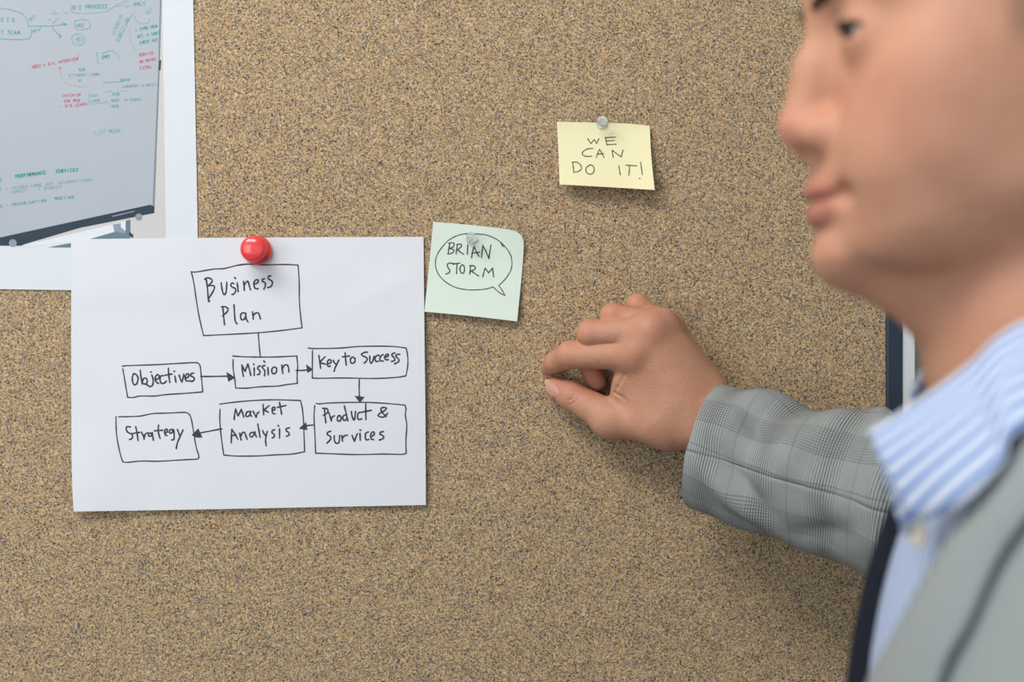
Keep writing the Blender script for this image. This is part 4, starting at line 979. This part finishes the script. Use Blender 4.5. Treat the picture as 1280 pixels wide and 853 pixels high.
for i in range(NR + 1):
    t = 7 * (i / NR) ** 1.25
    c = crv(path, t); T = crv(path, min(t + 0.02, 7)) - crv(path, max(t - 0.02, 0)); T /= np.linalg.norm(T)
    if last is not None: dist += np.linalg.norm(c - last)
    last = c
    U_ = np.array((0, 0, 1.0)); U_ -= T * (U_ @ T); U_ /= np.linalg.norm(U_); W = np.cross(U_, T)
    if W[1] > 0: W = -W                                  # W points to the camera side
    for k in range(NS + 1):
        th = 2 * math.pi * k / NS                            # 0 = camera side, pi/2 = top
        d = 0.0; s_ = dist * 1000
        # folds: hump and hollow on top, diagonal drags underneath, gentle rolls further up
        def deg(x): return (th * 180 / math.pi - x + 180) % 360 - 180
        d += 0.0035 * gauss(s_ - 30 - deg(60) * 0.25, 13) * gauss(deg(55), 42)
        d -= 0.0050 * gauss(s_ - 62 - deg(60) * 0.35, 15) * gauss(deg(70), 46)
        d += 0.0032 * gauss(s_ - 88 - deg(40) * 0.5, 14) * gauss(deg(35), 50)
        d += 0.0038 * gauss((deg(-28) + (s_ - 40) * 0.62), 11) * gauss(s_ - 45, 34)
        d -= 0.0042 * gauss((deg(-8) + (s_ - 40) * 0.62), 13) * gauss(s_ - 42, 30)
        d += 0.0026 * gauss((deg(5) + (s_ - 95) * 0.55), 13) * gauss(s_ - 100, 38)
        d -= 0.0030 * gauss((deg(28) + (s_ - 52) * 0.9), 12) * gauss(s_ - 46, 18)
        d -= 0.0030 * gauss((deg(-30) - (s_ - 120) * 0.5), 14) * gauss(s_ - 118, 30)
        d += 0.0040 * gauss(s_ - 150 + deg(0) * 0.3, 10) - 0.004 * gauss(s_ - 172 + deg(0) * 0.3, 12)
        d += 0.0006 * math.sin(s_ * 0.11 + 2 * th) * min(1, s_ / 20)
        r = 1 + 1.6 * d / 0.048
        p = c + (U_ * math.sin(th) * crv(halfV, t) + W * math.cos(th) * crv(halfD, t)) * r
        if p[1] > -0.0015: p[1] = -0.0015 - 0.0 
        V.append(tuple(p + UPZ))
        U.append((th / (2 * math.pi) * 310 - 6 + 4 * math.sin(s_ * 0.02), s_ + 3.0 * math.sin(th * 2 + 0.5) + 11))
for i in range(NR):
    for k in range(NS):
        a = i * (NS + 1) + k; Fc.append((a, a + 1, a + NS + 2, a + NS + 1))
sleeve = mesh_obj('sleeve', V, Fc, M_PLAID, blazer, True, None, U)
sleeve['label'] = 'right sleeve with glen check lines'
md = sleeve.modifiers.new('thickness', 'SOLIDIFY'); md.thickness = 0.0022; md.offset = -1

# ---- trousers, shoes and belt
T_ = Field(axis((0.12, 0.47, 0.006)), axis((-0.75, -0.30, 0.006)), axis((-1.45, -0.48, 0.006)))
X, Y, Z = np.ix_(*T_.g)
T_.f = np.maximum(np.maximum(torso(X, Y, Z) - 0.008, Z + 0.52), -0.74 - Z).astype(np.float32)
for hip, knee, ank in LEGS:
    T_.add(cone(hip, knee, 0.094, 0.072), 0.03); T_.add(cone(knee, (ank[0], ank[1], -1.395), 0.070, 0.056), 0.02)
v, q = T_.mesh(); tr = np_mesh('trousers', v + UPZ, q, M_TROUSER, person)
for hip, knee, ank in LEGS:
    K = Field(axis((ank[0] - 0.24, ank[0] + 0.09, 0.004)), axis((ank[1] - 0.07, ank[1] + 0.07, 0.004)), axis((-1.47, -1.34, 0.004)))
    K.add(cone((ank[0] + 0.02, ank[1], -1.41), (ank[0] - 0.13, ank[1], -1.425), 0.046, 0.040)); K.add(ell((ank[0] - 0.14, ank[1], -1.43), (0.075, 0.046, 0.030)), 0.02)
    K.add(cone((ank[0] + 0.01, ank[1], -1.40), (ank[0] + 0.01, ank[1], -1.36), 0.042, 0.040), 0.01)
    K.f = smax(K.f, (-1.4585 - np.ix_(*K.g)[2]).astype(np.float32) + 0 * K.f, 0.003)
    v, q = K.mesh(); np_mesh('shoe', v + UPZ, q, M_SHOE, person)
